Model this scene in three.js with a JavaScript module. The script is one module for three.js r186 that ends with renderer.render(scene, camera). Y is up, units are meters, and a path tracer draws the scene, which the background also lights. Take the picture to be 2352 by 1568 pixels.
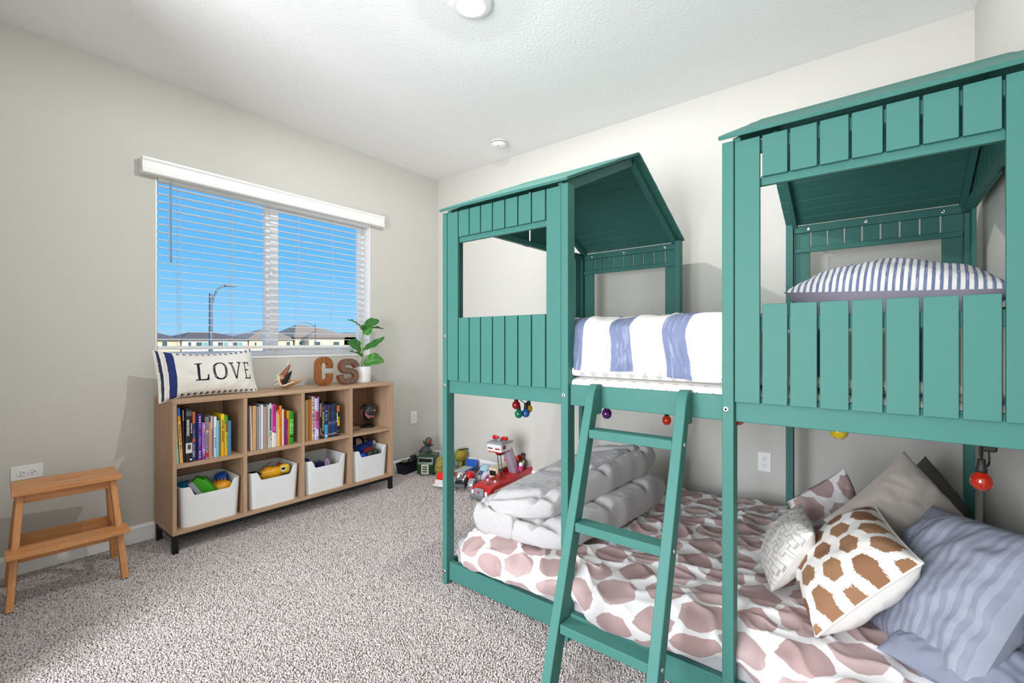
import * as THREE from 'three';
import { RoundedBoxGeometry } from 'three/addons/geometries/RoundedBoxGeometry.js';
import { mergeGeometries, mergeVertices, toCreasedNormals } from 'three/addons/utils/BufferGeometryUtils.js';
import { ImprovedNoise } from 'three/addons/math/ImprovedNoise.js';

// ---------- camera, sky, sun, exposure ----------
const scene = new THREE.Scene();
const camera = new THREE.PerspectiveCamera(2 * Math.atan(784 / 1053) * 180 / Math.PI, 2352 / 1568, 0.05, 500);
camera.position.set(-3.069, 1.165, 3.363);
camera.lookAt(-3.069 + 0.7832, 1.165, 3.363 - 0.6218);
const renderer = new THREE.WebGLRenderer({ antialias: true });
renderer.toneMapping = THREE.LinearToneMapping;
renderer.toneMappingExposure = 1.46;
renderer.shadowMap.enabled = true;
{ // clear desert sky, deeper blue overhead and pale at the horizon
  const W = 64, H = 256, d = new Float32Array(W * H * 4), top = [0.052, 0.255, 0.66], mid = [0.105, 0.36, 0.685], low = [0.225, 0.47, 0.68], gnd = [0.30, 0.28, 0.24];
  for (let j = 0; j < H; j++) for (let i = 0; i < W; i++) {
    const el = ((j + 0.5) / H - 0.5) * 180, k = (j * W + i) * 4;
    for (let c = 0; c < 3; c++) {
      const a = Math.min(1, Math.max(0, el / 9)), b = Math.min(1, Math.max(0, (el - 9) / 26));
      d[k + c] = el < 0 ? gnd[c] : (low[c] + (mid[c] - low[c]) * a) * (1 - b) + top[c] * b;
    }
    d[k + 3] = 1;
  }
  const sky = new THREE.DataTexture(d, W, H, THREE.RGBAFormat, THREE.FloatType);
  sky.mapping = THREE.EquirectangularReflectionMapping; sky.magFilter = sky.minFilter = THREE.LinearFilter; sky.needsUpdate = true;
  scene.background = sky;
}
const sun = new THREE.DirectionalLight(0xfff1dc, 3.4);      // comes over the roof of the house from behind the window wall's room, lights the houses across the street
sun.position.set(14, 26, 22); sun.target.position.set(0, 0, -30); sun.castShadow = true;
Object.assign(sun.shadow.camera, { left: -60, right: 60, top: 60, bottom: -60, near: 1, far: 260 });
scene.add(sun, sun.target);

// ---------- helpers ----------
let seed = 12345;
const rnd = () => { seed = (seed * 1664525 + 1013904223) >>> 0; return seed / 4294967296; };
const reseed = (s) => { seed = s >>> 0; };
const rr = (a, b) => a + (b - a) * rnd();
const perlin = new ImprovedNoise();
const nz = (x, y, z = 0) => perlin.noise(x, y, z);
const fbm = (x, y, z = 0, o = 3) => { let s = 0, a = 1; for (let i = 0; i < o; i++) { s += a * nz(x, y, z + i * 7.3); x *= 2; y *= 2; a *= 0.5; } return s; };
const lerp = (a, b, t) => a + (b - a) * t, clamp = (x, a, b) => Math.min(b, Math.max(a, x)), smooth = (a, b, x) => { const t = clamp((x - a) / (b - a), 0, 1); return t * t * (3 - 2 * t); };
const used = {};
const numbered = (n) => { const k = (used[n] = (used[n] ?? -1) + 1); return k ? `${n}_${String(k).padStart(3, '0')}` : n; };
const shade = (o) => { o.traverse((c) => { if (c.isMesh) c.castShadow = c.receiveShadow = true; }); return o; };
function thing(name, label, category, pos = [0, 0, 0], ry = 0, group) {
  const o = new THREE.Group(); o.name = numbered(name); o.position.set(...pos); o.rotation.y = ry;
  o.userData = { label, category }; if (group) o.userData.group = group;
  scene.add(o); return o;
}
function part(name, geo, mat, parent, pos, rot) {
  const m = new THREE.Mesh(geo, mat); m.name = name; m.castShadow = m.receiveShadow = true;
  if (pos) m.position.set(...pos); if (rot) m.rotation.set(...rot);
  parent.add(m); return m;
}
function single(name, label, category, geo, mat, pos = [0, 0, 0], rot, group) {
  const m = part(numbered(name), geo, mat, scene, pos, rot);
  m.userData = { label, category }; if (group) m.userData.group = group; return m;
}
function struct(name, geo, mat, pos, rot) { const m = part(name, geo, mat, scene, pos, rot); m.userData = { kind: 'structure' }; return m; }
// box between two corners, slightly rounded edges, geometry in the parent's coordinates
const boxCache = new Map();
function rbox(w, h, d, r = 0.002, seg = 1) {
  const k = [w, h, d, r, seg].map((v) => v.toFixed(4)).join();
  if (!boxCache.has(k)) boxCache.set(k, r > 0 ? new RoundedBoxGeometry(w, h, d, seg, Math.min(r, w / 2.01, h / 2.01, d / 2.01)) : new THREE.BoxGeometry(w, h, d));
  return boxCache.get(k);
}
function bar(name, a, b, mat, parent, r = 0.002, grain) {   // axis-aligned block from corner a to corner b
  const s = [0, 1, 2].map((i) => Math.abs(b[i] - a[i])), c = [0, 1, 2].map((i) => (a[i] + b[i]) / 2);
  let g = rbox(...s, r);
  if (grain !== undefined) g = boxUV(g, grain);
  return part(name, g, mat, parent, c);
}
// metre-sized uv by the main direction of each face; grain = axis (0,1,2) that the texture's v follows
function boxUV(geo, grain = 1, off = [rnd() * 3, rnd() * 3]) {
  const g = geo.index ? geo.toNonIndexed() : geo.clone(), p = g.attributes.position, uv = new Float32Array(p.count * 2), n = new THREE.Vector3(), A = new THREE.Vector3(), B = new THREE.Vector3(), C = new THREE.Vector3();
  for (let i = 0; i < p.count; i += 3) {
    A.fromBufferAttribute(p, i); B.fromBufferAttribute(p, i + 1); C.fromBufferAttribute(p, i + 2);
    n.crossVectors(B.sub(A), C.sub(A)); const ax = [Math.abs(n.x), Math.abs(n.y), Math.abs(n.z)], m = ax.indexOf(Math.max(...ax));
    const rest = [0, 1, 2].filter((k) => k !== m); let v = rest.includes(grain) ? grain : rest[1], u = rest.find((k) => k !== v);
    for (let j = 0; j < 3; j++) { uv[(i + j) * 2] = p.getComponent(i + j, u) + off[0]; uv[(i + j) * 2 + 1] = p.getComponent(i + j, v) + off[1]; }
  }
  g.setAttribute('uv', new THREE.BufferAttribute(uv, 2)); return g;
}
const T = (g, x = 0, y = 0, z = 0, rx = 0, ry = 0, rz = 0, s = 1) => { const m = new THREE.Matrix4().compose(new THREE.Vector3(x, y, z), new THREE.Quaternion().setFromEuler(new THREE.Euler(rx, ry, rz)), Array.isArray(s) ? new THREE.Vector3(...s) : new THREE.Vector3(s, s, s)); return g.clone().applyMatrix4(m); };
const merge = (gs) => mergeGeometries(gs.map((g) => { const q = g.index ? g.toNonIndexed() : g.clone(); for (const k of Object.keys(q.attributes)) if (!['position', 'normal', 'uv'].includes(k)) q.deleteAttribute(k); if (!q.attributes.uv) q.setAttribute('uv', new THREE.BufferAttribute(new Float32Array(q.attributes.position.count * 2), 2)); return q; }));
const V = (x, y, z) => new THREE.Vector3(x, y, z);
const tube = (pts, r, seg = 24, rs = 8, closed = false) => new THREE.TubeGeometry(new THREE.CatmullRomCurve3(pts.map((p) => V(...p)), closed), seg, r, rs, closed);
const lathe = (pts, seg = 32) => new THREE.LatheGeometry(pts.map((p) => new THREE.Vector2(...p)), seg);
const cyl = (r1, r2, h, s = 24) => new THREE.CylinderGeometry(r1, r2, h, s);
// surface from a function (u,v in 0..1) -> [x,y,z]
function surf(f, nu, nv, closeU = false) {
  const pos = [], uv = [], idx = [];
  for (let j = 0; j <= nv; j++) for (let i = 0; i <= nu; i++) { pos.push(...f(i / nu, j / nv)); uv.push(i / nu, j / nv); }
  for (let j = 0; j < nv; j++) for (let i = 0; i < nu; i++) { const a = j * (nu + 1) + i, b = a + 1, c = a + nu + 1, d = c + 1; idx.push(a, b, d, a, d, c); }
  const g = new THREE.BufferGeometry(); g.setAttribute('position', new THREE.Float32BufferAttribute(pos, 3)); g.setAttribute('uv', new THREE.Float32BufferAttribute(uv, 2)); g.setIndex(idx); g.computeVertexNormals();
  return g;
}
// ---------- textures ----------
function dtex(w, h, f, srgb = true, rep = 1) {          // f(x, y in 0..1) -> [r,g,b] 0..255
  const d = new Uint8Array(w * h * 4);
  for (let j = 0; j < h; j++) for (let i = 0; i < w; i++) { const c = f(i / w, j / h), k = (j * w + i) * 4; d[k] = c[0]; d[k + 1] = c[1] ?? c[0]; d[k + 2] = c[2] ?? c[0]; d[k + 3] = 255; }
  const t = new THREE.DataTexture(d, w, h); t.wrapS = t.wrapT = THREE.RepeatWrapping; t.magFilter = THREE.LinearFilter; t.minFilter = THREE.LinearMipmapLinearFilter; t.generateMipmaps = true;
  if (srgb) t.colorSpace = THREE.SRGBColorSpace; t.repeat.set(...(Array.isArray(rep) ? rep : [rep, rep])); t.needsUpdate = true; return t;
}
function ctex(w, h, draw, rep) {
  const c = document.createElement('canvas'); c.width = w; c.height = h; const x = c.getContext('2d'); draw(x, w, h);
  const t = new THREE.CanvasTexture(c); t.colorSpace = THREE.SRGBColorSpace; t.wrapS = t.wrapT = THREE.RepeatWrapping; t.anisotropy = 8; if (rep) t.repeat.set(...rep); return t;
}
const pn = (x, y, px, py, z = 0) => { // periodic noise, period px/py cells over 0..1
  const fx = x * px, fy = y * py, wx = x, wy = y;
  const a = nz(fx, fy, z), b = nz(fx - px, fy, z), c = nz(fx, fy - py, z), d = nz(fx - px, fy - py, z);
  return (a * (1 - wx) + b * wx) * (1 - wy) + (c * (1 - wx) + d * wx) * wy;
};
const hash = (i, j) => { let h = (i * 374761393 + j * 668265263) | 0; h = Math.imul(h ^ (h >>> 13), 1274126177); return ((h ^ (h >>> 16)) >>> 0) / 4294967296; };
const std = (color, roughness = 0.6, extra = {}) => new THREE.MeshStandardMaterial({ color, roughness, ...extra });
const phys = (color, roughness = 0.6, extra = {}) => new THREE.MeshPhysicalMaterial({ color, roughness, ...extra });

const orangePeel = dtex(512, 512, (x, y) => { const v = pn(x, y, 90, 90) * 0.6 + pn(x, y, 45, 45, 3) * 0.5; return [clamp(128 + v * 120, 0, 255)]; }, false, [1 / 0.6, 1 / 0.6]);
const knockdown = dtex(512, 512, (x, y) => { const v = pn(x, y, 40, 40) + pn(x, y, 80, 80, 5) * 0.6; return [clamp(110 + smooth(-0.15, 0.35, v) * 120 + pn(x, y, 150, 150) * 20, 0, 255)]; }, false, [1 / 0.7, 1 / 0.7]);
const M = {};
M.wall = std(new THREE.Color('#cfcdc5'), 0.75, { bumpMap: orangePeel, bumpScale: 0.0008 });
M.ceiling = std(new THREE.Color('#f7f7f6'), 0.9, { bumpMap: knockdown, bumpScale: 0.0009 });
M.trim = std(new THREE.Color('#f8f8f7'), 0.4);
M.vinyl = std(new THREE.Color('#fbfbfb'), 0.35);
M.white = std(new THREE.Color('#f2f2f0'), 0.35);
M.steel = std(new THREE.Color('#c9ccd0'), 0.28, { metalness: 1 });
M.chrome = std(new THREE.Color('#e6e8ea'), 0.12, { metalness: 1 });
M.black = std(new THREE.Color('#17181a'), 0.45);
// ---------- lamps and daylight ----------
{ // round ceiling fixture with a drum trim and a shallow diffuser
  const L = thing('ceiling_light', 'round white flush ceiling light with a domed grey-white lens', 'lamp', [-1.52, 2.74, 1.89]);
  part('trim_ring', lathe([[0.094, 0], [0.098, -0.003], [0.098, -0.01], [0.09, -0.018], [0.066, -0.022], [0.064, -0.02], [0.064, -0.006], [0.0, -0.006]], 48), M.white, L);
  part('lens', lathe([[0.0001, -0.033], [0.03, -0.0315], [0.05, -0.0275], [0.062, -0.021], [0.0635, -0.016]], 40), std('#e8e8e6', 0.35, { emissive: new THREE.Color('#ffffff'), emissiveIntensity: 0.3 }), L);
  const p = new THREE.PointLight(0xffffff, 3.2); p.position.set(0, -0.02, 0); p.castShadow = true; p.shadow.radius = 0.5; L.add(p);
}
// daylight from the glazed balcony door in the far left wall
const door = new THREE.RectAreaLight(0xf6f8ff, 12.8, 1.66, 1.96);
door.position.set(-4.975, 1.06, 2.2); door.lookAt(0, 1.06, 2.2); scene.add(door);
// ---------- room shell ----------
const RX = -5.0, RZ = 3.73, RH = 2.74, TH = 0.16;
{
  const wallBox = (name, a, b) => { const g = boxUV(new THREE.BoxGeometry(b[0] - a[0], b[1] - a[1], b[2] - a[2]), 1, [0, 0]); return struct(name, g, M.wall, [(a[0] + b[0]) / 2, (a[1] + b[1]) / 2, (a[2] + b[2]) / 2]); };
  // window wall with its opening
  const W0 = -2.25, W1 = -0.771, Y0 = 1.05, Y1 = 2.185;
  const gs = [[[RX - TH, 0, -TH], [W0, RH, 0]], [[W1, 0, -TH], [TH, RH, 0]], [[W0, 0, -TH], [W1, Y0, 0]], [[W0, Y1, -TH], [W1, RH, 0]]]
    .map(([a, b]) => T(new THREE.BoxGeometry(b[0] - a[0], b[1] - a[1], b[2] - a[2]), (a[0] + b[0]) / 2, (a[1] + b[1]) / 2, (a[2] + b[2]) / 2));
  struct('wall_back', boxUV(merge(gs), 1, [0, 0]), M.wall);
  wallBox('wall_right', [0, 0, 0], [TH, RH, RZ + TH]);
  wallBox('wall_front', [RX - TH, 0, RZ], [0, RH, RZ + TH]);
  const lw = [[0, 0, 1.3, RH], [3.1, 0, RZ, RH], [1.3, 2.1, 3.1, RH]].map(([z0, y0, z1, y1]) => T(new THREE.BoxGeometry(TH, y1 - y0, z1 - z0), RX - TH / 2, (y0 + y1) / 2, (z0 + z1) / 2));
  struct('wall_left', boxUV(merge(lw), 1, [0, 0]), M.wall);
  const dr = new THREE.Group(); dr.name = 'door_1'; dr.userData = { kind: 'structure' }; scene.add(dr);
  for (const [a, b] of [[[0, 1.3], [2.1, 1.37]], [[0, 3.03], [2.1, 3.1]], [[0, 1.37], [0.08, 3.03]], [[2.03, 1.37], [2.1, 3.03]], [[0.08, 2.165], [2.03, 2.235]]]) bar('frame', [RX - 0.12, a[0], a[1]], [RX - 0.05, b[0], b[1]], M.vinyl, dr, 0.003);
  wallBox('wall_closet', [-3.17, 0, 0], [-3.05, RH, 1.15]);     // closet return, just outside the view
  struct('ceiling', boxUV(new THREE.BoxGeometry(-RX + 2 * TH, 0.12, RZ + 2 * TH), 2, [0, 0]), M.ceiling, [RX / 2, RH + 0.06, RZ / 2]);
  // baseboards: 10 cm with a bevelled top
  const prof = new THREE.Shape([[0, 0], [0.014, 0], [0.014, 0.085], [0.009, 0.093], [0.006, 0.1], [0, 0.1]].map((p) => new THREE.Vector2(...p)));
  const bb = (len) => new THREE.ExtrudeGeometry(prof, { depth: len, bevelEnabled: false });
  struct('baseboard_back', bb(-RX), M.trim, [0, 0, 0], [0, -Math.PI / 2, 0]);
  struct('baseboard_right', T(bb(RZ), 0, 0, 0, 0, Math.PI, 0), M.trim, [0, 0, RZ]);
  struct('baseboard_front', bb(-RX), M.trim, [RX, 0, RZ], [0, Math.PI / 2, 0]);
  struct('baseboard_left', bb(RZ), M.trim, [RX, 0, 0]);

  // window: vinyl slider set in the outer part of the opening
  const win = new THREE.Group(); win.name = 'window_1'; win.userData = { kind: 'structure' }; scene.add(win);
  const zf = -0.145, zb = -0.09; // frame depth
  const fw = 0.032, F = (n, a, b, p = win) => bar(n, a, b, M.vinyl, p, 0.003);
  F('frame', [W0, Y0, zf], [W0 + fw, Y1, zb]); F('frame', [W1 - fw, Y0, zf], [W1, Y1, zb]);
  F('frame', [W0 + fw, Y0, zf], [W1 - fw, Y0 + 0.05, zb]); F('frame', [W0 + fw, Y1 - fw, zf], [W1 - fw, Y1, zb]);
  const xm = -1.545;
  // fixed left sash and sliding right sash, with the meeting stiles
  F('stile', [xm - 0.045, Y0 + 0.05, -0.125], [xm - 0.008, Y1 - fw, -0.085]);
  const st = F('stile', [xm - 0.012, Y0 + 0.05, -0.11], [xm + 0.045, Y1 - fw, -0.072]);
  bar('latch', [xm - 0.02, 1.62, -0.072], [xm, 1.70, -0.058], M.vinyl, win, 0.004);
  F('sash', [W1 - fw - 0.03, Y0 + 0.05, -0.115], [W1 - fw, Y1 - fw, -0.08]);
  F('sash', [xm + 0.045, Y0 + 0.05, -0.115], [W1 - fw - 0.03, Y0 + 0.085, -0.08]);
  F('sash', [xm + 0.045, Y1 - fw - 0.03, -0.115], [W1 - fw - 0.03, Y1 - fw, -0.08]);
  const glass = phys('#ffffff', 0.0, { transmission: 1, thickness: 0, ior: 1.1, specularIntensity: 0.3 });
  part('pane', new THREE.PlaneGeometry(xm - W0 - fw - 0.04, Y1 - Y0 - 0.09), glass, win, [(W0 + fw + xm - 0.04) / 2, (Y0 + Y1) / 2, -0.118]);
  part('pane', new THREE.PlaneGeometry(W1 - xm - 0.1, Y1 - Y0 - 0.13), glass, win, [(W1 + xm) / 2 - 0.005, (Y0 + Y1) / 2, -0.1]);
  // painted return of the opening and the sill board
  bar('window_sill', [W0 + 0.001, Y0 - 0.001, -0.09], [W1 - 0.001, Y0 + 0.012, 0.004], M.trim, win, 0.003);
  bar('reveal', [W0, Y0 + 0.012, -0.088], [W0 + 0.006, Y1, 0.001], M.trim, win, 0);
  bar('reveal', [W1 - 0.006, Y0 + 0.012, -0.088], [W1, Y1, 0.001], M.trim, win, 0);
  bar('reveal', [W0, Y1 - 0.006, -0.088], [W1, Y1, 0.001], M.trim, win, 0);

  // horizontal blind with valance, open slats, cords and tilt wand
  const bl = thing('window_blind', 'white horizontal slat blind hanging open in the window', 'blind');
  const vp = new THREE.Shape([[0, 0], [0.058, 0], [0.062, 0.008], [0.062, 0.02], [0.056, 0.026], [0.056, 0.07], [0.062, 0.078], [0.062, 0.09], [0, 0.09]].map((p) => new THREE.Vector2(...p)));
  part('valance', T(new THREE.ExtrudeGeometry(vp, { depth: 1.66, bevelEnabled: false }), 0, 0, 0, 0, -Math.PI / 2, 0), M.white, bl, [-0.665, 2.145, 0.0]);
  bar('head_rail', [W0 + 0.012, 2.13, -0.062], [W1 - 0.012, 2.18, -0.004], M.white, bl, 0.002);
  const slatG = surf((u, v) => [lerp(W0 + 0.014, W1 - 0.014, u), 0.0014 * (1 - (2 * v - 1) ** 2), lerp(-0.0225, 0.0225, v)], 2, 6), under = T(slatG, 0, -0.0026, 0);
  under.index.array.reverse(); under.computeVertexNormals();
  const sl = merge([slatG, under, T(new THREE.BoxGeometry(W1 - W0 - 0.028, 0.0026, 0.0006), (W0 + W1) / 2, -0.0013, 0.0225), T(new THREE.BoxGeometry(W1 - W0 - 0.028, 0.0026, 0.0006), (W0 + W1) / 2, -0.0013, -0.0225)]);
  for (let i = 0; i < 21; i++) part('slat', sl, M.white, bl, [0, 2.106 - i * 0.0463, -0.036], [0.075, 0, 0]);
  bar('bottom_rail', [W0 + 0.012, 1.115, -0.064], [W1 - 0.012, 1.137, -0.008], M.white, bl, 0.004);
  const cord = std('#c9ccd2', 0.8);
  const cx = [-2.13, -1.83, -1.62, -1.38, -1.10, -0.86];
  for (const x of cx) for (const z of [-0.009, -0.063]) part('ladder_cord', cyl(0.0009, 0.0009, 1.01, 5), cord, bl, [x + (z < -0.05 ? 0.006 : 0), 1.63, z]);
  for (const x of [-2.13, -1.62, -1.38, -0.86]) part('lift_cord', cyl(0.0011, 0.0011, 1.02, 5), cord, bl, [x + 0.014, 1.62, -0.036]);
  for (const x of [-2.13, -1.62, -1.38, -1.1]) part('cord_loop', tube([[x, 1.12, -0.006], [x + 0.012, 1.098, 0.0], [x + 0.03, 1.09, 0.002], [x + 0.05, 1.10, 0], [x + 0.055, 1.114, -0.004]], 0.0012, 16, 5), M.white, bl);
  part('tilt_wand', merge([T(cyl(0.0045, 0.0045, 0.48, 8), 0, -0.24, 0), T(cyl(0.006, 0.006, 0.03, 8), 0, -0.47, 0)]), std('#8d97a3', 0.4), bl, [-2.175, 2.13, 0.006]);
}
// ---------- teal house bunk bed ----------
const tealBump = dtex(256, 256, (x, y) => [clamp(128 + pn(x, y, 10, 120) * 70 + pn(x, y, 60, 60) * 40, 0, 255)], false, [2.5, 2.5]);
M.teal = phys(new THREE.Color('#40756c'), 0.5, { specularIntensity: 0.4, bumpMap: tealBump, bumpScale: 0.0004 });
const BX0 = -1.545, BX1 = -0.2;
{
  const bed = thing('bunk_bed', 'teal wooden bunk bed with two slatted play houses on its upper bunk', 'bed');
  const B = (n, a, b, r = 0.003) => bar(n, a, b, M.teal, bed, r);
  const bolt = merge([T(lathe([[0, 0.002], [0.0035, 0.002], [0.0042, 0.0035], [0.0085, 0.0028], [0.0095, 0], [0.0095, -0.004]], 20), 0, 0, 0, 0, 0, 0), T(cyl(0.0035, 0.0035, 0.001, 6), 0, 0.0015, 0)]);
  const boltAt = (x, y, z, dir = -1) => part('bolt', bolt, M.steel, bed, [x, y, z], [0, 0, dir < 0 ? Math.PI / 2 : -Math.PI / 2]);
  const boltZ = (x, y, z) => part('bolt', bolt, M.steel, bed, [x, y, z], [Math.PI / 2, 0, 0]);
  // posts
  const PZ = [[1.725, 1.753], [2.397, 2.429], [2.987, 3.021], [3.668, 3.701]];
  for (const [a, b] of PZ) { B('post', [BX0, 0, a], [BX0 + 0.052, 1.782, b]); B('post', [BX1 - 0.052, 0, a], [BX1, 1.782, b]); }
  // long side rails, low and high, set back behind the posts' faces
  for (const [y0, y1] of [[0.018, 0.106], [0.917, 0.997]]) {
    for (let k = 0; k < 3; k++) {
      const z0 = PZ[k][1], z1 = PZ[k + 1][0];
      B('side_rail', [BX0 + 0.018, y0, z0], [BX0 + 0.043, y1, z1]); B('side_rail', [BX1 - 0.043, y0, z0], [BX1 - 0.018, y1, z1]);
    }
    B('end_rail', [BX0 + 0.052, y0, 1.728], [BX1 - 0.052, y1, 1.75]); B('end_rail', [BX0 + 0.052, y0, 3.676], [BX1 - 0.052, y1, 3.698]);
    for (let k = 0; k < 9; k++) B('bed_slat', [BX0 + 0.045, y0 + 0.025, 1.86 + k * 0.21], [BX1 - 0.045, y0 + 0.043, 1.93 + k * 0.21]);
  }
  for (const [z] of PZ) { const zz = z + 0.012; boltAt(BX0, 0.955, zz); boltAt(BX0, 0.06, zz); }
  boltAt(BX0, 1.19, 1.737);
  // one play house between z0 and z1; the end panel stands at the side 'end' (-1: near z0, +1: near z1)
  function house(z0, z1, p0, p1, end) {
    const inner0 = p0 + 0.002, inner1 = p1 - 0.002, bw = 0.069, n = 7;
    const s0 = inner0 + bw + 0.0065, s1 = inner1 - bw - 0.0065, pitch = (s1 - s0 + 0.0065) / n, sw = pitch - 0.0065;
    for (const [fx, dir] of [[BX0 + 0.003, 1], [BX1 - 0.003, -1]]) {           // front and back wall
      const xa = fx, xb = fx + dir * 0.014, xr = fx + dir * 0.034;
      const P = (nme, y0, y1, za, zb, x0 = xa, x1 = xb) => B(nme, [Math.min(x0, x1), y0, za], [Math.max(x0, x1), y1, zb], 0.002);
      P('corner_board', 0.979, 1.777, inner0, inner0 + bw); P('corner_board', 0.979, 1.777, inner1 - bw, inner1);
      for (let k = 0; k < n; k++) { const z = s0 + k * pitch; P('slat', 0.979, 1.276, z, z + sw); P('slat', 1.655, 1.777, z, z + sw); }
      P('window_bar', 1.632, 1.655, inner0, inner1, xb, xr - dir * 0.004); P('window_bar', 1.652, 1.66, s0 - 0.006, s1 + 0.006, xb, xr - dir * 0.012);
      P('top_rail', 1.735, 1.772, inner0, inner1, xb, xr); P('guard_rail', 1.20, 1.24, inner0, inner1, xb, xr - dir * 0.01);
      if (dir < 0) for (const t of [0.1, 0.47, 0.9]) boltAt(xr, 1.752, lerp(inner0, inner1, t));
    }
    // roof: eleven planks to a side along the ridge, rafters underneath
    const ex = BX0 - 0.018, mid = (BX0 + BX1) / 2, ey = 1.79, ry = 2.108, run = mid - ex, len = Math.hypot(run, ry - ey), ang = Math.atan2(ry - ey, run), np = 11, pp = len / np;
    for (const side of [-1, 1]) {
      for (let k = 0; k < np; k++) {
        const t = (k + 0.5) * pp, x = mid + side * (run - t * Math.cos(ang)), y = ey + t * Math.sin(ang);
        part('roof_plank', rbox(pp - 0.005, 0.013, z1 - z0 + 0.014, 0.003), M.teal, bed, [x, y - 0.001 + hash(k, side + 9) * 0.002, (z0 + z1) / 2], [0, 0, -side * ang]);
      }
      const inset = end < 0 ? [z0 + 0.036, z1 - 0.04] : [z0 + 0.04, z1 - 0.036];
      for (const z of inset) {
        const rl = len - 0.05, x = mid + side * (run - len / 2 * Math.cos(ang) - 0.012), y = ey + len / 2 * Math.sin(ang) - 0.028;
        part('rafter', rbox(rl, 0.04, 0.022, 0.002), M.teal, bed, [x, y, z], [0, 0, -side * ang]);
      }
    }
    // end wall: tie beam, gable slats, corner boards, lower slats
    const ze = end < 0 ? z0 + 0.004 : z1 - 0.004, zi = ze - end * 0.014, zr = zi - end * 0.024;
    const E = (nme, x0, x1, y0, y1, za, zb) => B(nme, [x0, y0, Math.min(za, zb)], [x1, y1, Math.max(za, zb)], 0.002);
    E('tie_beam', BX0 + 0.054, BX1 - 0.054, 1.728, 1.758, zi, zr);
    for (const s of [-1, 1]) E('corner_board', s < 0 ? BX0 + 0.054 : BX1 - 0.054 - bw, s < 0 ? BX0 + 0.054 + bw : BX1 - 0.054, 0.979, 1.777, zi, ze);
    const gw = 0.0652, gp = gw + 0.0065;
    for (let k = -7; k <= 7; k++) {
      const x = mid + k * gp, top = Math.min(ey + (run - Math.abs(x - mid) - gw / 2) * Math.tan(ang) - 0.012, 2.09);
      if (top > 1.8) E(k ? 'gable_slat' : 'king_post', x - gw / 2, x + gw / 2, 1.732, top, k ? zi : zi + end * 0.016, k ? ze : ze + end * 0.006);
      if (Math.abs(x - mid) + gw / 2 < 0.535) E('slat', x - gw / 2, x + gw / 2, 0.979, 1.276, zi, ze);
    }
    E('guard_rail', BX0 + 0.054, BX1 - 0.054, 1.2, 1.24, zi, zr);
  }
  house(1.725, 2.429, 1.753, 2.397, -1);
  house(2.987, 3.701, 3.021, 3.668, 1);
}
{ // ladder hooked over the side rail
  const lad = thing('bed_ladder', 'teal wooden ladder with square rungs leaning against the bunk bed', 'ladder');
  // side cheek: in the x-y plane, rounded top with a notch over the rail
  const s = new THREE.Shape();
  s.moveTo(-1.905, 0); s.lineTo(-1.60, 0.93); s.bezierCurveTo(-1.59, 0.972, -1.575, 1.004, -1.556, 1.006); s.lineTo(-1.528, 1.004); s.lineTo(-1.528, 0.90); s.lineTo(-1.566, 0.90); s.lineTo(-1.845, 0.0); s.closePath();
  const cheek = new THREE.ExtrudeGeometry(s, { depth: 0.028, bevelEnabled: true, bevelThickness: 0.002, bevelSize: 0.002, bevelSegments: 1, curveSegments: 8 });
  part('rail', cheek, M.teal, lad, [-0.0, 0, 2.535]); part('rail', cheek, M.teal, lad, [0, 0, 2.862]);
  const th = Math.atan(0.318);
  for (const y of [0.853, 0.553, 0.256, 0.03]) part('rung', rbox(0.06, 0.03, 0.294, 0.003), M.teal, lad, [-1.875 + y * 0.318 + 0.003, y - 0.015, 2.714]);
  const bolt = T(lathe([[0, 0.002], [0.004, 0.0025], [0.007, 0.0015], [0.0075, -0.003]], 14), 0, 0, 0, Math.PI / 2);
  for (const y of [0.84, 0.54, 0.24]) part('screw', bolt, M.steel, lad, [-1.875 + y * 0.318 + 0.003, y, 2.893]);
}
// ---------- low cube shelf, books and bins ----------
const mix3 = (a, b, t) => [0, 1, 2].map((i) => lerp(a[i], b[i], clamp(t, 0, 1)));
const oakTex = dtex(384, 768, (x, y) => {
  const w = pn(x, y, 4, 3, 1) * 0.06, g = pn((x + w + 1) % 1, y, 42, 3) * 0.7 + pn((x + w + 1) % 1, y, 110, 5, 4) * 0.5, k = pn(x, y, 5, 2, 9), p = Math.max(0, pn(x, y, 9, 6, 2) - 0.42) * 3;
  let c = mix3([198, 166, 135], [160, 127, 100], 0.45 + g * 0.75 + k * 0.35); c = mix3(c, [118, 82, 56], p * 0.8 + (hash((x * 384) | 0, (y * 130) | 0) > 0.985 ? 0.22 : 0)); return c;
}, true, [1.6, 0.8]);
const oakBump = dtex(256, 512, (x, y) => [clamp(128 + pn(x, y, 60, 3) * 80, 0, 255)], false, [1.6, 0.8]);
M.oak = std('#ffffff', 0.55, { map: oakTex, bumpMap: oakBump, bumpScale: 0.0004 });
const SX = [-2.264, -1.905, -1.547, -1.187, -0.831], SZ0 = 0.03, SZ1 = 0.365, ST = 0.842;
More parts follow.
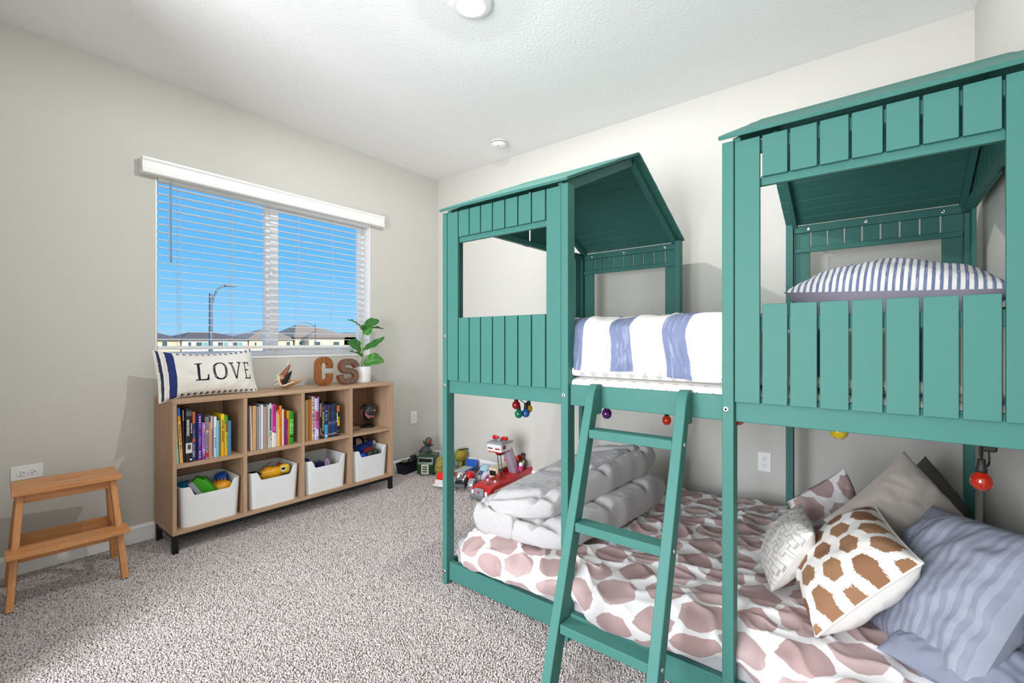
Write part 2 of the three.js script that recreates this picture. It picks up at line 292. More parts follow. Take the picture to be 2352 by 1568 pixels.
{
  const sh = thing('cube_shelf', 'low light oak shelf of eight cubes on black metal legs under the window', 'shelf');
  const P = (n, a, b, g, r = 0.0012) => bar(n, a, b, M.oak, sh, r, g);
  P('top_board', [SX[0], 0.82, SZ0], [-0.808, ST, SZ1 + 0.002], 0);
  P('bottom_board', [SX[0], 0.102, SZ0], [-0.808, 0.122, SZ1], 0);
  P('side_panel', [SX[0], 0.122, SZ0], [SX[0] + 0.02, 0.82, SZ1], 1); P('side_panel', [SX[4], 0.122, SZ0], [-0.808, 0.82, SZ1], 1);
  for (let k = 1; k < 4; k++) P('divider', [SX[k], 0.122, SZ0 + 0.008], [SX[k] + 0.021, 0.82, SZ1], 1);
  for (let k = 0; k < 4; k++) {
    const a = SX[k] + (k ? 0.021 : 0.02), b = SX[k + 1];
    P('shelf_board', [a, 0.465, SZ0 + 0.008], [b, 0.487, SZ1 - 0.004], 0);
    P('back_panel', [a, 0.122, SZ0], [b, 0.82, SZ0 + 0.007], 1, 0);
    for (const y of [0.455, 0.45]) part('shelf_pin', cyl(0.003, 0.003, 0.01, 8), M.steel, sh, [b - 0.004, y, SZ1 - 0.03 - (0.455 - y) * 40], [0, 0, Math.PI / 2]);
  }
  const lb = std('#191a1c', 0.5, { metalness: 0.3 });
  for (const x of [-2.262, -0.838]) for (const z of [0.045, 0.333]) bar('leg', [x, 0, z], [x + 0.028, 0.102, z + 0.028], lb, sh, 0.002);
  bar('leg_frame', [-2.234, 0.078, 0.336], [-0.838, 0.102, 0.358], lb, sh, 0.002); bar('leg_frame', [-2.234, 0.078, 0.048], [-0.838, 0.102, 0.07], lb, sh, 0.002);
  for (const x of [-2.259, -0.835]) bar('leg_frame', [x, 0.078, 0.073], [x + 0.022, 0.102, 0.333], lb, sh, 0.002);
}
{ // books: x, width, height, lean, cover colour, spine painter key
  const shelves = [
    ['first', [
      ['pale mint pamphlet', -2.236, .005, .215, '#bfe0cd', 'plain', .03], ['teal and green paperback', -2.231, .008, .241, '#4fa98f', 'teal', .05], ['tall orange book with a blue top', -2.222, .015, .311, '#e8a23c', 'orange', .05],
      ['dim maroon and grey book', -2.205, .009, .295, '#4a3540', 'grey', .02], ['thick black hardback with big white title letters and a paper tag', -2.195, .032, .299, '#232326', 'legends', 0],
      ['navy book with an orange top', -2.162, .013, .281, '#2a3663', 'navyorange', 0], ['plain dark navy book', -2.148, .012, .268, '#1c2153', 'plain', 0], ['purple book with white dots down its spine', -2.135, .018, .264, '#4b2d86', 'dots', 0],
      ['short violet paperback', -2.115, .018, .211, '#b76fc4', 'violet', 0], ['grey book with a red foot', -2.096, .016, .241, '#8a8e8c', 'redfoot', 0], ['salmon paperback', -2.079, .012, .21, '#d99c80', 'lines', 0], ['thin white and red book', -2.066, .006, .24, '#e3d8d4', 'redline', 0],
      ['white and pale blue book', -2.053, .015, .238, '#b9d4e6', 'whitetop', 0], ['sky blue paperback', -2.037, .012, .213, '#7cc3df', 'plain', 0], ['thin olive green book', -2.024, .007, .221, '#6d7a45', 'plain', 0],
      ['bright yellow book with dark letters', -2.0165, .0165, .249, '#f0c21d', 'yellow', 0], ['green topped yellow book', -1.999, .017, .239, '#c7c23a', 'greentop', 0], ['plain denim blue book at the right end', -1.98, .017, .204, '#4d7fb3', 'plain', 0]]],
    ['second', [
      ['dark navy album at the left end', -1.872, .018, .31, '#1b1b33', 'plain', .0], ['thin white folder leaning left of the tan book', -1.851, .009, .277, '#e9e6e0', 'plain', .02], ['tan book with no lettering', -1.84, .023, .276, '#d3a56c', 'plain', 0],
      ['mid grey book', -1.8145, .011, .271, '#8d8d92', 'plain', 0], ['lavender grey book', -1.802, .011, .269, '#b3b4c4', 'plain', 0], ['thin tall white book left of the taupe one', -1.79, .012, .279, '#e4e2de', 'plain', 0], ['thick taupe book', -1.777, .026, .266, '#a18e86', 'plain', 0],
      ['white and pale teal book', -1.75, .01, .273, '#cfe0dc', 'greenfoot', 0], ['slate grey book with a white top', -1.739, .012, .283, '#54565e', 'slate', 0], ['magenta and white book', -1.726, .025, .273, '#e9e1dc', 'magenta', 0], ['thin short white book', -1.6995, .008, .223, '#efe6e2', 'plain', 0],
      ['yellow orange paperback', -1.69, .013, .234, '#eab33a', 'yellowred', 0], ['deep orange book', -1.676, .014, .26, '#e07a22', 'lines', 0], ['cream pink book', -1.661, .012, .236, '#e6c9b8', 'plain', 0], ['short plum purple book', -1.647, .021, .17, '#87146f', 'purple', 0],
      ['golden book right of the plum one', -1.6245, .008, .222, '#e6a019', 'plain', 0], ['bright green book with a dark badge', -1.615, .029, .215, '#3f9d2c', 'green', 0]]],
    ['third', [
      ['tan book at the left end', -1.506, .023, .279, '#b79a68', 'plain', 0], ['orange brown book', -1.482, .026, .284, '#b9691d', 'browns', 0], ['mottled cream magazine', -1.455, .007, .301, '#d5cbb6', 'mottle', 0], ['lavender magazine', -1.447, .009, .298, '#9b93c4', 'mottle', 0],
      ['white and blue magazine', -1.437, .01, .285, '#dfe0ee', 'pinkmid', 0], ['lilac and crimson magazine', -1.426, .012, .284, '#b6a3cf', 'crimson', 0], ['thin pink magazine', -1.413, .007, .292, '#d987b8', 'mottle', 0], ['thin maroon book', -1.405, .008, .252, '#4a1128', 'plain', 0],
      ['thin black and cream book', -1.3965, .007, .251, '#2c1d18', 'creamline', 0], ['black book with upright yellow letters', -1.388, .018, .26, '#1d1512', 'gorilla', 0], ['dark blue book with a light blue foot', -1.369, .024, .233, '#1d2d66', 'bluefoot', 0], ['grey brown book of the uniform set', -1.343, .013, .23, '#3a3030', 'set', 0],
      ['navy book of the uniform set', -1.329, .014, .228, '#1a2046', 'set', 0], ['royal blue book of the uniform set', -1.3145, .013, .229, '#1a2c66', 'set', 0], ['teal navy book of the uniform set', -1.301, .014, .233, '#133949', 'set', 0], ['black green book of the uniform set', -1.2865, .011, .234, '#10281f', 'set', 0],
      ['black book with orange and gold at the right end', -1.274, .025, .222, '#171322', 'orangegold', 0]]]];
  const paint = (x, kind, w, h, col) => {
    x.fillStyle = col; x.fillRect(0, 0, w, h);
    const R = (c, a, b, l = 0, r = 1) => { x.fillStyle = c; x.fillRect(l * w, a * h, (r - l) * w, (b - a) * h); };
    const marks = (c, a, b, l = .35, r = .65, n = 12) => { for (let i = 0; i < n; i++) if (hash(i * 7 + w, n) > .2) R(c, a + (b - a) * i / n, a + (b - a) * (i + .62) / n, l + hash(i, 3) * .08, r - hash(i, 5) * .08); };
    const down = (s, c, y, size, at = .5, font = 'sans-serif', wt = 'bold') => { x.save(); x.translate(w * at, y * h); x.rotate(Math.PI / 2); x.fillStyle = c; x.font = `${wt} ${size}px ${font}`; x.textBaseline = 'middle'; x.fillText(s, 0, 0); x.restore(); };
    switch (kind) {
      case 'teal': R('#9fd2cc', 0, .12); R('#3d9a55', .3, .62); marks('#e8f0d8', .06, .5); R('#7fc7b2', .66, 1); break;
      case 'orange': R('#1f6fae', 0, .15); R('#e2951d', .15, .24); R('#e8b06c', .24, 1); marks('#5d3a18', .26, .75); break;
      case 'grey': R('#77777a', 0, .2); R('#2c1a22', .2, 1); break;
      case 'legends': R('#1d1d20', 0, 1); x.fillStyle = '#5b5c5e'; x.beginPath(); x.arc(w * .52, h * .09, w * .42, 0, 7); x.fill(); R('#3a3b3d', .02, .03); down('LEGENDS OF', '#f4f4f2', .27, w * .3, .74); down('MONSTERVERSE', '#f4f4f2', .2, w * .36, .36);
        R('#dcdcda', .64, .83, 0, 1); R('#4a4a4c', .67, .76, .35, .65); x.fillStyle = '#e8e8e6'; x.beginPath(); x.arc(w * .68, h * .955, w * .16, 0, 7); x.fill(); break;
      case 'navyorange': R('#d9652c', 0, .24); marks('#c9c9d2', .34, .62, .4, .6); R('#c5603f', .54, .62); marks('#d9d4da', .64, .8); R('#8a8fb0', .8, .92, .1, .9); break;
      case 'dots': for (let i = 0; i < 3; i++) { x.fillStyle = '#efeaf6'; for (const b of [.07, .82]) { x.beginPath(); x.arc(w * .5, h * (b + i * .055), w * .14, 0, 7); x.fill(); } } marks('#8fa3e0', .22, .72, .36, .62, 14); R('#8b2a78', .96, 1); break;
      case 'violet': marks('#e8d8f0', .05, .16); R('#e08a34', .19, .23, .3, .7); marks('#7b3a95', .26, .68); R('#f0e6ee', .74, .76, .3, .7); R('#7d3a9d', .82, 1); marks('#e6c4d8', .8, .9); break;
      case 'redfoot': marks('#3b3e44', .04, .3, .3, .5, 7); R('#d9d2a2', .33, .37, .3, .8); marks('#4b5054', .4, .8, .3, .55); R('#c3242c', .86, .96); break;
      case 'lines': R('#c4632c', .1, 1, .35, .5); marks('#f2e0c4', .15, .7, .55, .75); break;
      case 'redline': R('#c03a34', .3, .95, .3, .7); break;
      case 'whitetop': R('#ecebe8', 0, .26); marks('#2f4d8c', .32, .78, .3, .6, 9); break;
      case 'yellow': R('#f3d02a', 0, .3); R('#e8a80f', .3, 1); marks('#2a2310', .14, .72, .3, .62, 13); break;
      case 'greentop': R('#3f9a35', 0, .22); R('#8a5a2a', .16, .42, .3, .75); marks('#6b7a24', .45, .8); R('#e0a818', .8, 1); break;
      case 'greenfoot': R('#c9d9c2', .7, .9); marks('#6f9a86', .62, .8); break;
      case 'slate': R('#dfe2e2', 0, .12); R('#dcdccf', .62, 1); R('#8fae8a', .65, .75); R('#c53a52', .8, .84, .5, 1); break;
      case 'magenta': R('#c0208c', 0, .64); x.beginPath(); x.moveTo(0, h * .62); x.lineTo(w, h * .7); x.lineTo(w, h * .55); x.lineTo(0, h * .55); x.fill(); marks('#e7a0cf', .52, .62); marks('#7e1760', .05, .2); R('#e8e0d8', .72, 1); break;
      case 'yellowred': R('#e0651f', 0, .12); R('#e8c455', .5, 1); R('#c88b2b', .1, .5, .6, 1); break;
      case 'purple': R('#5d0d52', 0, 1, 0, .4); marks('#d79fc9', .38, .7, .55, .7, 9); break;
      case 'green': R('#2d8f22', 0, .24); R('#59b23e', .24, .68); down('mmmmmm', 'rgba(0,0,0,0)', .3, 4); marks('#e2eed0', .25, .68, .3, .45, 9); marks('#e2eed0', .25, .68, .58, .74, 9); x.fillStyle = '#4a2a1c'; x.beginPath(); x.arc(w / 2, h * .76, w * .3, 0, 7); x.fill(); R('#2f8f2a', .84, 1); break;
      case 'browns': R('#d08a35', 0, 1, .6, 1); R('#8a4613', 0, 1, .1, .3); break;
      case 'mottle': for (let i = 0; i < 26; i++) R(['#5b5488', '#e8e4ee', '#c76a8a', '#3a3550', '#d9c8a0'][i % 5], hash(i, 2), hash(i, 2) + .03, hash(i, 4) * .5, .6 + hash(i, 4) * .4); break;
      case 'pinkmid': R('#c05a78', .3, .55); R('#d070b4', .55, .72); break;
      case 'crimson': R('#a01848', .32, .56); R('#b83aa0', .56, .75); R('#d9d9e8', .75, .9); break;
      case 'creamline': R('#d9cdb4', .02, .4, .3, .7); R('#c9b9a0', .7, .9, .3, .7); break;
      case 'gorilla': R('#7a3a34', .14, .24); marks('#d8cf4a', .28, .6, .3, .78, 7); R('#7d8a5a', .6, .8, .3, .7); R('#8a4030', .86, .95); break;
      case 'bluefoot': R('#e2e6ee', .18, .2, .4, .7); marks('#9fb4e8', .28, .5); R('#3d9fd6', .6, 1); x.fillStyle = '#e6f2f6'; x.beginPath(); x.arc(w / 2, h * .93, w * .22, 0, 7); x.fill(); R('#2c7bb5', .7, .85, .2, .4); break;
      case 'set': marks('#5a5e70', .08, .4, .4, .6, 6); R('#2c59a8', .5, .85, .55, .8); R('#b8bcc8', .52, .6, .45, .55); x.fillStyle = '#d8dade'; x.beginPath(); x.arc(w / 2, h * .9, w * .18, 0, 7); x.fill(); break;
      case 'orangegold': R('#d9641e', .02, .22, .2, .9); R('#d7d0b8', .25, .55, .15, .35); marks('#e8d890', .28, .5, .4, .8, 6); R('#e3a81c', .5, .68, .3, 1); x.fillStyle = '#e8e4ee'; for (const [a, b] of [[.3, .84], [.7, .82], [.4, .93]]) { x.beginPath(); x.arc(w * a, h * b, w * .08, 0, 7); x.fill(); } break;
    }
  };
  const page = std('#e9e2d0', 0.9);
  shelves.forEach(([which, list], si) => {
    const W = 1024, H = 512, cell = W / list.length, tex = ctex(W, H, (x) => list.forEach((b, i) => { x.save(); x.translate(i * cell, 0); x.beginPath(); x.rect(0, 0, cell, H); x.clip(); paint(x, b[5], cell, H, b[4]); x.restore(); }));
    const spineM = std('#ffffff', 0.42, { map: tex });
    list.forEach(([kind, x, w, h, col, , lean], i) => {
      const d = 0.17 + hash(i, si + 20) * 0.05, zf = 0.338 - hash(i, si) * 0.012 - (si === 1 && i === 0 ? 0.03 : 0);
      const o = thing('book', `${kind}, ${which} cube from left`, 'book', [x, 0.4872, zf], 0, `books in the ${which} upper cube`);
      if (lean) o.rotation.z = lean;
      const cm = std(col, 0.5), t = Math.min(0.0022, w * 0.22);
      part('front_cover', rbox(t, h, d, 0), cm, o, [t / 2, h / 2, -d / 2]); part('back_cover', rbox(t, h, d, 0), cm, o, [w - t / 2, h / 2, -d / 2]);
      const sp = surf((u, v) => { const a = (u - 0.5) * Math.PI; return [w / 2 + Math.sin(a) * w / 2, h * v, Math.cos(a) * Math.min(0.004, w * 0.25)]; }, 6, 1), uv = sp.attributes.uv;
      for (let k = 0; k < uv.count; k++) uv.setXY(k, (i + 0.03 + 0.94 * uv.getX(k)) / list.length, uv.getY(k));
      part('spine', sp, spineM, o);
      part('pages', rbox(Math.max(w - 2 * t, 0.001), h - 0.008, d - 0.006, 0), page, o, [w / 2, h / 2, -d / 2 - 0.001]);
    });
  });
}
{ // white plastic bins with a dipped front
  const plastic = std('#e9ebea', 0.38);
  function binGeo(W, D, H) {
    const N = 120, r = 0.03, th = 0.0028, per = (s, w, d, rr2) => { // rounded rectangle, s in 0..1 starting at the middle of the back
      const w2 = w / 2 - rr2, d2 = d / 2 - rr2, q = Math.PI / 2 * rr2, L = [w2, q, 2 * d2, q, 2 * w2, q, 2 * d2, q, w2], tot = L.reduce((a, b) => a + b); let t = s * tot, k = 0; while (k < 8 && t > L[k]) t -= L[k++];
      const c = (cx, cz, a) => [cx + Math.cos(a) * rr2, cz + Math.sin(a) * rr2];
      return [() => [t, -d / 2], () => c(w2, -d2, -Math.PI / 2 + t / rr2), () => [w / 2, -d2 + t], () => c(w2, d2, t / rr2), () => [w2 - t, d / 2], () => c(-w2, d2, Math.PI / 2 + t / rr2), () => [-w / 2, d2 - t], () => c(-w2, -d2, Math.PI + t / rr2), () => [-w2 + t, -d / 2]][k]();
    };
    const top = (x, z) => z > D / 2 - 0.02 ? H - 0.052 * smooth(0.118, 0.088, Math.abs(x - 0.004)) : H;
    const ring = (inset) => surf((u, v) => { const tp = 0.93 + 0.07 * v, [x, z] = per(u, (W - 2 * inset) * tp, (D - 2 * inset) * tp, r), [xt, zt] = per(u, W, D, r); return [x, lerp(inset ? 0.004 : 0, top(xt, zt), v), z]; }, N, 8);
    const outer = ring(0), inner = ring(th); outer.index.array.reverse(); outer.computeVertexNormals();
    const rim = surf((u, v) => { const [x, z] = per(u, W - 2 * th * v, D - 2 * th * v, r), [xt, zt] = per(u, W, D, r); return [x, top(xt, zt) + (v > 0 && v < 1 ? 0.0012 : 0), z]; }, N, 2);
    const floor = (y, f) => surf((u, v) => { const [x, z] = per(u, W * 0.93 * v, D * 0.93 * v, Math.max(0.0005, r * v)); return [x, y, z]; }, N, 2);
    const f1 = floor(0.004, 1), f0 = floor(0, -1); f0.index.array.reverse(); f0.computeVertexNormals();
    return merge([outer, inner, rim, f1, f0]);
  }
  const g = binGeo(0.308, 0.29, 0.226);
  const tags = ['white plastic bin of blue and green toys in the first lower cube', 'white plastic bin holding a spotted yellow toy in the second lower cube', 'white plastic bin of small navy and lilac toys in the third lower cube', 'white plastic bin holding a rag doll in the last lower cube'];
  [-2.068, -1.71, -1.358, -1.0].forEach((x, i) => { const b = thing('storage_bin', tags[i], 'bin', [x, 0.1225, 0.205], [0.0, 0, 0.01, 0.02][i], 'white bins in the lower cubes'); part('tub', g, plastic, b); });
}
// ---------- toys in the bins ----------
{
  const pl = (c, r = 0.35) => std(c, r);
  const ext = (pts, d, bev = 0.004) => { const g = new THREE.ExtrudeGeometry(new THREE.Shape(pts.map((p) => new THREE.Vector2(...p))), { depth: d, bevelEnabled: true, bevelSize: bev, bevelThickness: bev, bevelSegments: 2 }); g.translate(0, 0, -d / 2); return g; };
  const egg = (sx, sy, sz, s = 24) => new THREE.SphereGeometry(1, s, Math.round(s * 0.7)).scale(sx, sy, sz);
  // first bin
  let o = thing('toy_blaster', 'angular blue plastic toy at the left of the first bin', 'toy', [-2.15, 0.295, 0.2], 0.5);
  part('body', ext([[-0.06, -0.04], [0.01, -0.05], [0.05, -0.03], [0.075, 0.02], [0.03, 0.045], [-0.03, 0.05], [-0.065, 0.01]], 0.05), pl('#1f83b5'), o); part('grip', ext([[0, 0], [0.03, 0], [0.02, -0.09], [-0.012, -0.085]], 0.03), pl('#186a94'), o, [-0.02, -0.045, 0]); part('barrel', cyl(0.018, 0.022, 0.07, 18), pl('#2c97c9'), o, [0.085, 0.0, 0], [0, 0, Math.PI / 2]);
  o = thing('toy_ramp', 'bright green wedge toy with a grey side in the first bin', 'toy', [-2.06, 0.285, 0.26], -0.35); o.rotation.z = -0.95; o.rotation.x = 0.1;
  part('top_shell', ext([[-0.1, -0.02], [0.09, -0.02], [0.11, 0], [0.06, 0.028], [-0.06, 0.03], [-0.105, 0.005]], 0.045), pl('#3da31c'), o, [0, 0, 0.012]); part('ridge', ext([[-0.085, 0.03], [0.05, 0.03], [0.04, 0.038], [-0.07, 0.038]], 0.03, 0.002), pl('#2f8a14'), o, [0, 0, 0.012]); part('base_plate', ext([[-0.1, -0.045], [0.1, -0.045], [0.1, -0.022], [-0.1, -0.022]], 0.05, 0.003), pl('#b9bcc0'), o, [0, 0, 0.01]);
  o = thing('toy_fish', 'orange and blue rubber fish toy in the first bin', 'toy', [-1.985, 0.275, 0.235], -0.5); o.rotation.z = 0.15;
  part('body', egg(0.062, 0.045, 0.045), pl('#eda11a'), o); part('belly', egg(0.058, 0.04, 0.043), pl('#3c86b8'), o, [-0.012, -0.012, 0]); for (let k = 0; k < 4; k++) part('fin', ext([[0, 0], [0.012, 0], [0.009, 0.02]], 0.004, 0.001), pl('#c46d10'), o, [-0.03 + k * 0.018, 0.038, 0]);
  o = thing('toy_cup', 'royal blue round plastic toy at the right of the first bin', 'toy', [-1.955, 0.305, 0.165], 0.4); o.rotation.z = 0.5;
  part('body', lathe([[0, -0.04], [0.03, -0.038], [0.036, -0.01], [0.034, 0.03], [0.028, 0.04], [0, 0.042]], 24), pl('#1f63c8'), o); part('band', new THREE.TorusGeometry(0.036, 0.005, 8, 28), pl('#143f92'), o, [0, 0.005, 0], [Math.PI / 2, 0, 0]);
  single('toy_block', 'dark maroon toy lying low between the green wedge and the fish', 'toy', ext([[-0.04, -0.025], [0.04, -0.025], [0.045, 0.012], [0, 0.028], [-0.045, 0.01]], 0.06), pl('#5d1a22'), [-2.03, 0.235, 0.245], [0, 0.4, 0.1]);
  // second bin
  single('toy_scoop', 'curved black plastic scoop in the second bin', 'toy', surf((u, v) => { const a = lerp(-1.25, 1.25, u); return [Math.sin(a) * 0.055, Math.cos(a) * 0.05 - 0.03 + 0.012 * Math.sin(v * 3.1), (v - 0.5) * 0.09]; }, 16, 8), pl('#1b1c1e', 0.3), [-1.805, 0.302, 0.25], [0.1, 0.5, 0.05]);
  o = thing('toy_giraffe', 'yellow spotted toy animal with a big dark eye in the second bin', 'toy', [-1.70, 0.295, 0.25], -0.1);
  part('body', surf((u, v) => { const a = v * Math.PI * 2, t = u * 2 - 1, r = Math.sqrt(Math.max(0, 1 - t ** 4)) * (0.032 + 0.01 * Math.sin(u * 3)); return [t * 0.09, Math.sin(a) * r + 0.012 * u, Math.cos(a) * r * 0.9]; }, 24, 20), pl('#e6a81c'), o);
  part('head', rbox(0.06, 0.062, 0.05, 0.02, 3), pl('#eec02a'), o, [0.085, 0.024, 0.01]);
  part('eye', merge([T(cyl(0.017, 0.017, 0.004, 24), 0, 0, 0, Math.PI / 2)]), pl('#efe9d6'), o, [0.068, 0.03, 0.037]); part('pupil', T(egg(0.013, 0.009, 0.003), 0, 0, 0), pl('#2b1c14'), o, [0.068, 0.031, 0.0395]);
  for (let k = 0; k < 9; k++) part('spot', egg(0.008, 0.005, 0.002, 12), pl('#9a5a12'), o, [-0.06 + (k % 5) * 0.026, -0.018 + Math.floor(k / 5) * 0.016, 0.031 + (k % 5 === 4 ? -0.004 : 0)], [0.3, 0, 0.4 * k]);
  part('hump', egg(0.035, 0.02, 0.03), pl('#e89a1a'), o, [-0.01, 0.035, 0]); part('horn', egg(0.014, 0.012, 0.014, 16), pl('#8e1a1a'), o, [0.055, 0.055, -0.005]);
  single('toy_sheet', 'translucent white plastic piece behind the yellow toy', 'toy', ext([[-0.07, -0.02], [0.05, 0.0], [0.07, 0.04], [0.0, 0.025]], 0.02), phys('#e4e6ee', 0.5, { transmission: 0.3 }), [-1.72, 0.3, 0.18], [0, 0.3, 0.1]);
  // third bin
  o = thing('toy_pistol', 'navy blue toy pistol at the left of the third bin', 'toy', [-1.475, 0.31, 0.25], -0.2); o.rotation.z = 0.1;
  part('body', ext([[-0.05, -0.03], [0.03, -0.03], [0.045, 0.0], [0.03, 0.03], [0.012, 0.03], [0.01, 0.046], [-0.01, 0.046], [-0.014, 0.026], [-0.05, 0.018]], 0.03), pl('#14367e'), o); part('muzzle', cyl(0.008, 0.01, 0.07, 14), pl('#3a4a5e'), o, [0.07, -0.002, 0], [0, 0, 1.35]);
  single('toy_shard', 'dark navy pointed toy in the third bin', 'toy', ext([[-0.035, -0.03], [0.04, -0.03], [0.022, 0.035], [-0.01, 0.045]], 0.03), pl('#1d2444'), [-1.37, 0.272, 0.27], [0, 0.3, -0.1]);
  o = thing('toy_pony', 'lilac and white toy animal lying in the third bin', 'toy', [-1.325, 0.275, 0.25], 0.4); part('body', egg(0.035, 0.03, 0.026), pl('#a98bb6'), o); part('head', egg(0.02, 0.019, 0.018, 18), pl('#b99ac6'), o, [0.03, 0.026, 0]); for (let k = 0; k < 3; k++) part('leg', cyl(0.006, 0.008, 0.055, 10), pl('#e9e0e2'), o, [0.03 + k * 0.012, 0.0, 0.01 - 0.012 * k], [0, 0, -0.5 - 0.3 * k]);
  single('toy_tube', 'grey green toy tube lying in the third bin', 'toy', lathe([[0, -0.05], [0.02, -0.05], [0.024, -0.04], [0.024, 0.045], [0.016, 0.05], [0, 0.05]], 20), pl('#3c4a4c'), [-1.42, 0.275, 0.23], [0, 0, 1.1]);
  // last bin
  o = thing('rag_doll', 'rag doll in a blue jacket with dark hair lying in the last bin', 'doll', [-0.99, 0.315, 0.22], 0.1); o.rotation.x = -0.35;
  part('head', egg(0.048, 0.045, 0.042), std('#cfc3b2', 0.9), o, [-0.01, 0.065, -0.04]); part('hair', surf((u, v) => { const a = lerp(-0.2, 3.4, u), b = lerp(-1.2, 1.3, v); return [Math.cos(a) * 0.055 * Math.cos(b * 0.6), Math.sin(a) * 0.055, Math.sin(b) * 0.052]; }, 18, 12), std('#191514', 0.9), o, [-0.01, 0.066, -0.045]);
  part('jacket', egg(0.07, 0.04, 0.045), std('#1f3f9c', 0.85), o, [0.005, 0.012, 0]); part('shirt', egg(0.04, 0.03, 0.03), std('#8e1f1c', 0.85), o, [0.02, -0.012, 0.03]);
  for (const s of [-1, 1]) { part('sleeve', tube([[0.03 * s, 0.025, 0], [0.07 * s, 0.035 + 0.01 * s, 0.005], [0.095 * s, 0.03 + 0.012 * s, 0.01]], 0.02, 10, 10), std('#1f3f9c', 0.85), o); part('hand', egg(0.024, 0.018, 0.016, 16), std('#cfc8bc', 0.9), o, [0.11 * s, 0.03 + 0.014 * s, 0.012]); }
  single('toy_ball', 'glossy royal blue ball at the front of the last bin', 'ball', egg(0.035, 0.034, 0.034), pl('#1b3fc4', 0.25), [-1.035, 0.283, 0.285]);
  for (const [i, x] of [[0, -0.965], [1, -0.91]]) single('toy_ball', i ? 'dark olive ball in the last bin, against its right side' : 'dark olive ball in the last bin, beside the blue ball', 'ball', egg(0.034, 0.032, 0.032), pl('#2e3329', 0.5), [x, 0.29, 0.28 - i * 0.01]);
  single('toy_plank', 'dark striped toy piece at the left of the last bin', 'toy', ext([[-0.04, -0.015], [0.045, -0.015], [0.04, 0.018], [-0.03, 0.022]], 0.04), pl('#4b4a3c', 0.6), [-1.1, 0.305, 0.24], [0, 0.4, 0.1]);
}
// ---------- things on top of the shelf ----------
// cushion: front and back shells that meet at the seam; outline dips between the corners
function cushionGeo(W, H, Tk, o = {}) {
  const { n = 44, dip = 0.06, wr = 0.006, ws = 3, sd = 0, pinch = 2.2, sag = () => [0, 0, 0] } = o;
  const shell = (s) => surf((a, b) => {
    const u = a * 2 - 1, v = b * 2 - 1, x = u * W / 2 * (1 - dip * (1 - v * v) * Math.abs(u) ** 3), y = v * H / 2 * (1 - dip * (1 - u * u) * Math.abs(v) ** 3);
    const e = (1 - Math.abs(u) ** pinch) * (1 - Math.abs(v) ** pinch), t = Tk / 2 * Math.pow(Math.max(e, 0), 0.55), m = Math.min(1, e * 4);
    const w = wr * m * (fbm(x * ws * 5 + sd, y * ws * 5, s * 3.1 + sd, 3) * 1.2 + 0.9 * Math.max(0, 1 - e * 1.5) * nz(u * ws * 2.5 + sd, v * ws * 2.5 + s, 8.2));
    const g = sag(u, v, s); return [x + g[0], y + g[1], s * (t + w) + g[2]];
  }, n, n);
  const f = shell(1), b = shell(-1); b.index.array.reverse(); b.computeVertexNormals(); return [f, b];
}
function seamTube(W, H, r, o = {}) { const { dip = 0.06, sag = () => [0, 0, 0] } = o, pts = []; for (let k = 0; k < 80; k++) { const q = k / 20, sIdx = Math.floor(q), f = (q % 1) * 2 - 1; let u, v; if (sIdx === 0) [u, v] = [f, -1]; else if (sIdx === 1) [u, v] = [1, f]; else if (sIdx === 2) [u, v] = [-f, 1]; else [u, v] = [-1, -f]; const g = sag(u, v, 0); pts.push([u * W / 2 * (1 - dip * (1 - v * v) * Math.abs(u) ** 3) + g[0], v * H / 2 * (1 - dip * (1 - u * u) * Math.abs(v) ** 3) + g[1], g[2]]); } return tube(pts, r, 160, 6, true); }
const weave = dtex(256, 256, (x, y) => { const a = Math.sin(x * 256 * Math.PI / 2) * Math.sin(y * 256 * Math.PI / 2); return [clamp(128 + a * 60 + pn(x, y, 60, 60) * 60, 0, 255)]; }, false, [5, 5]);
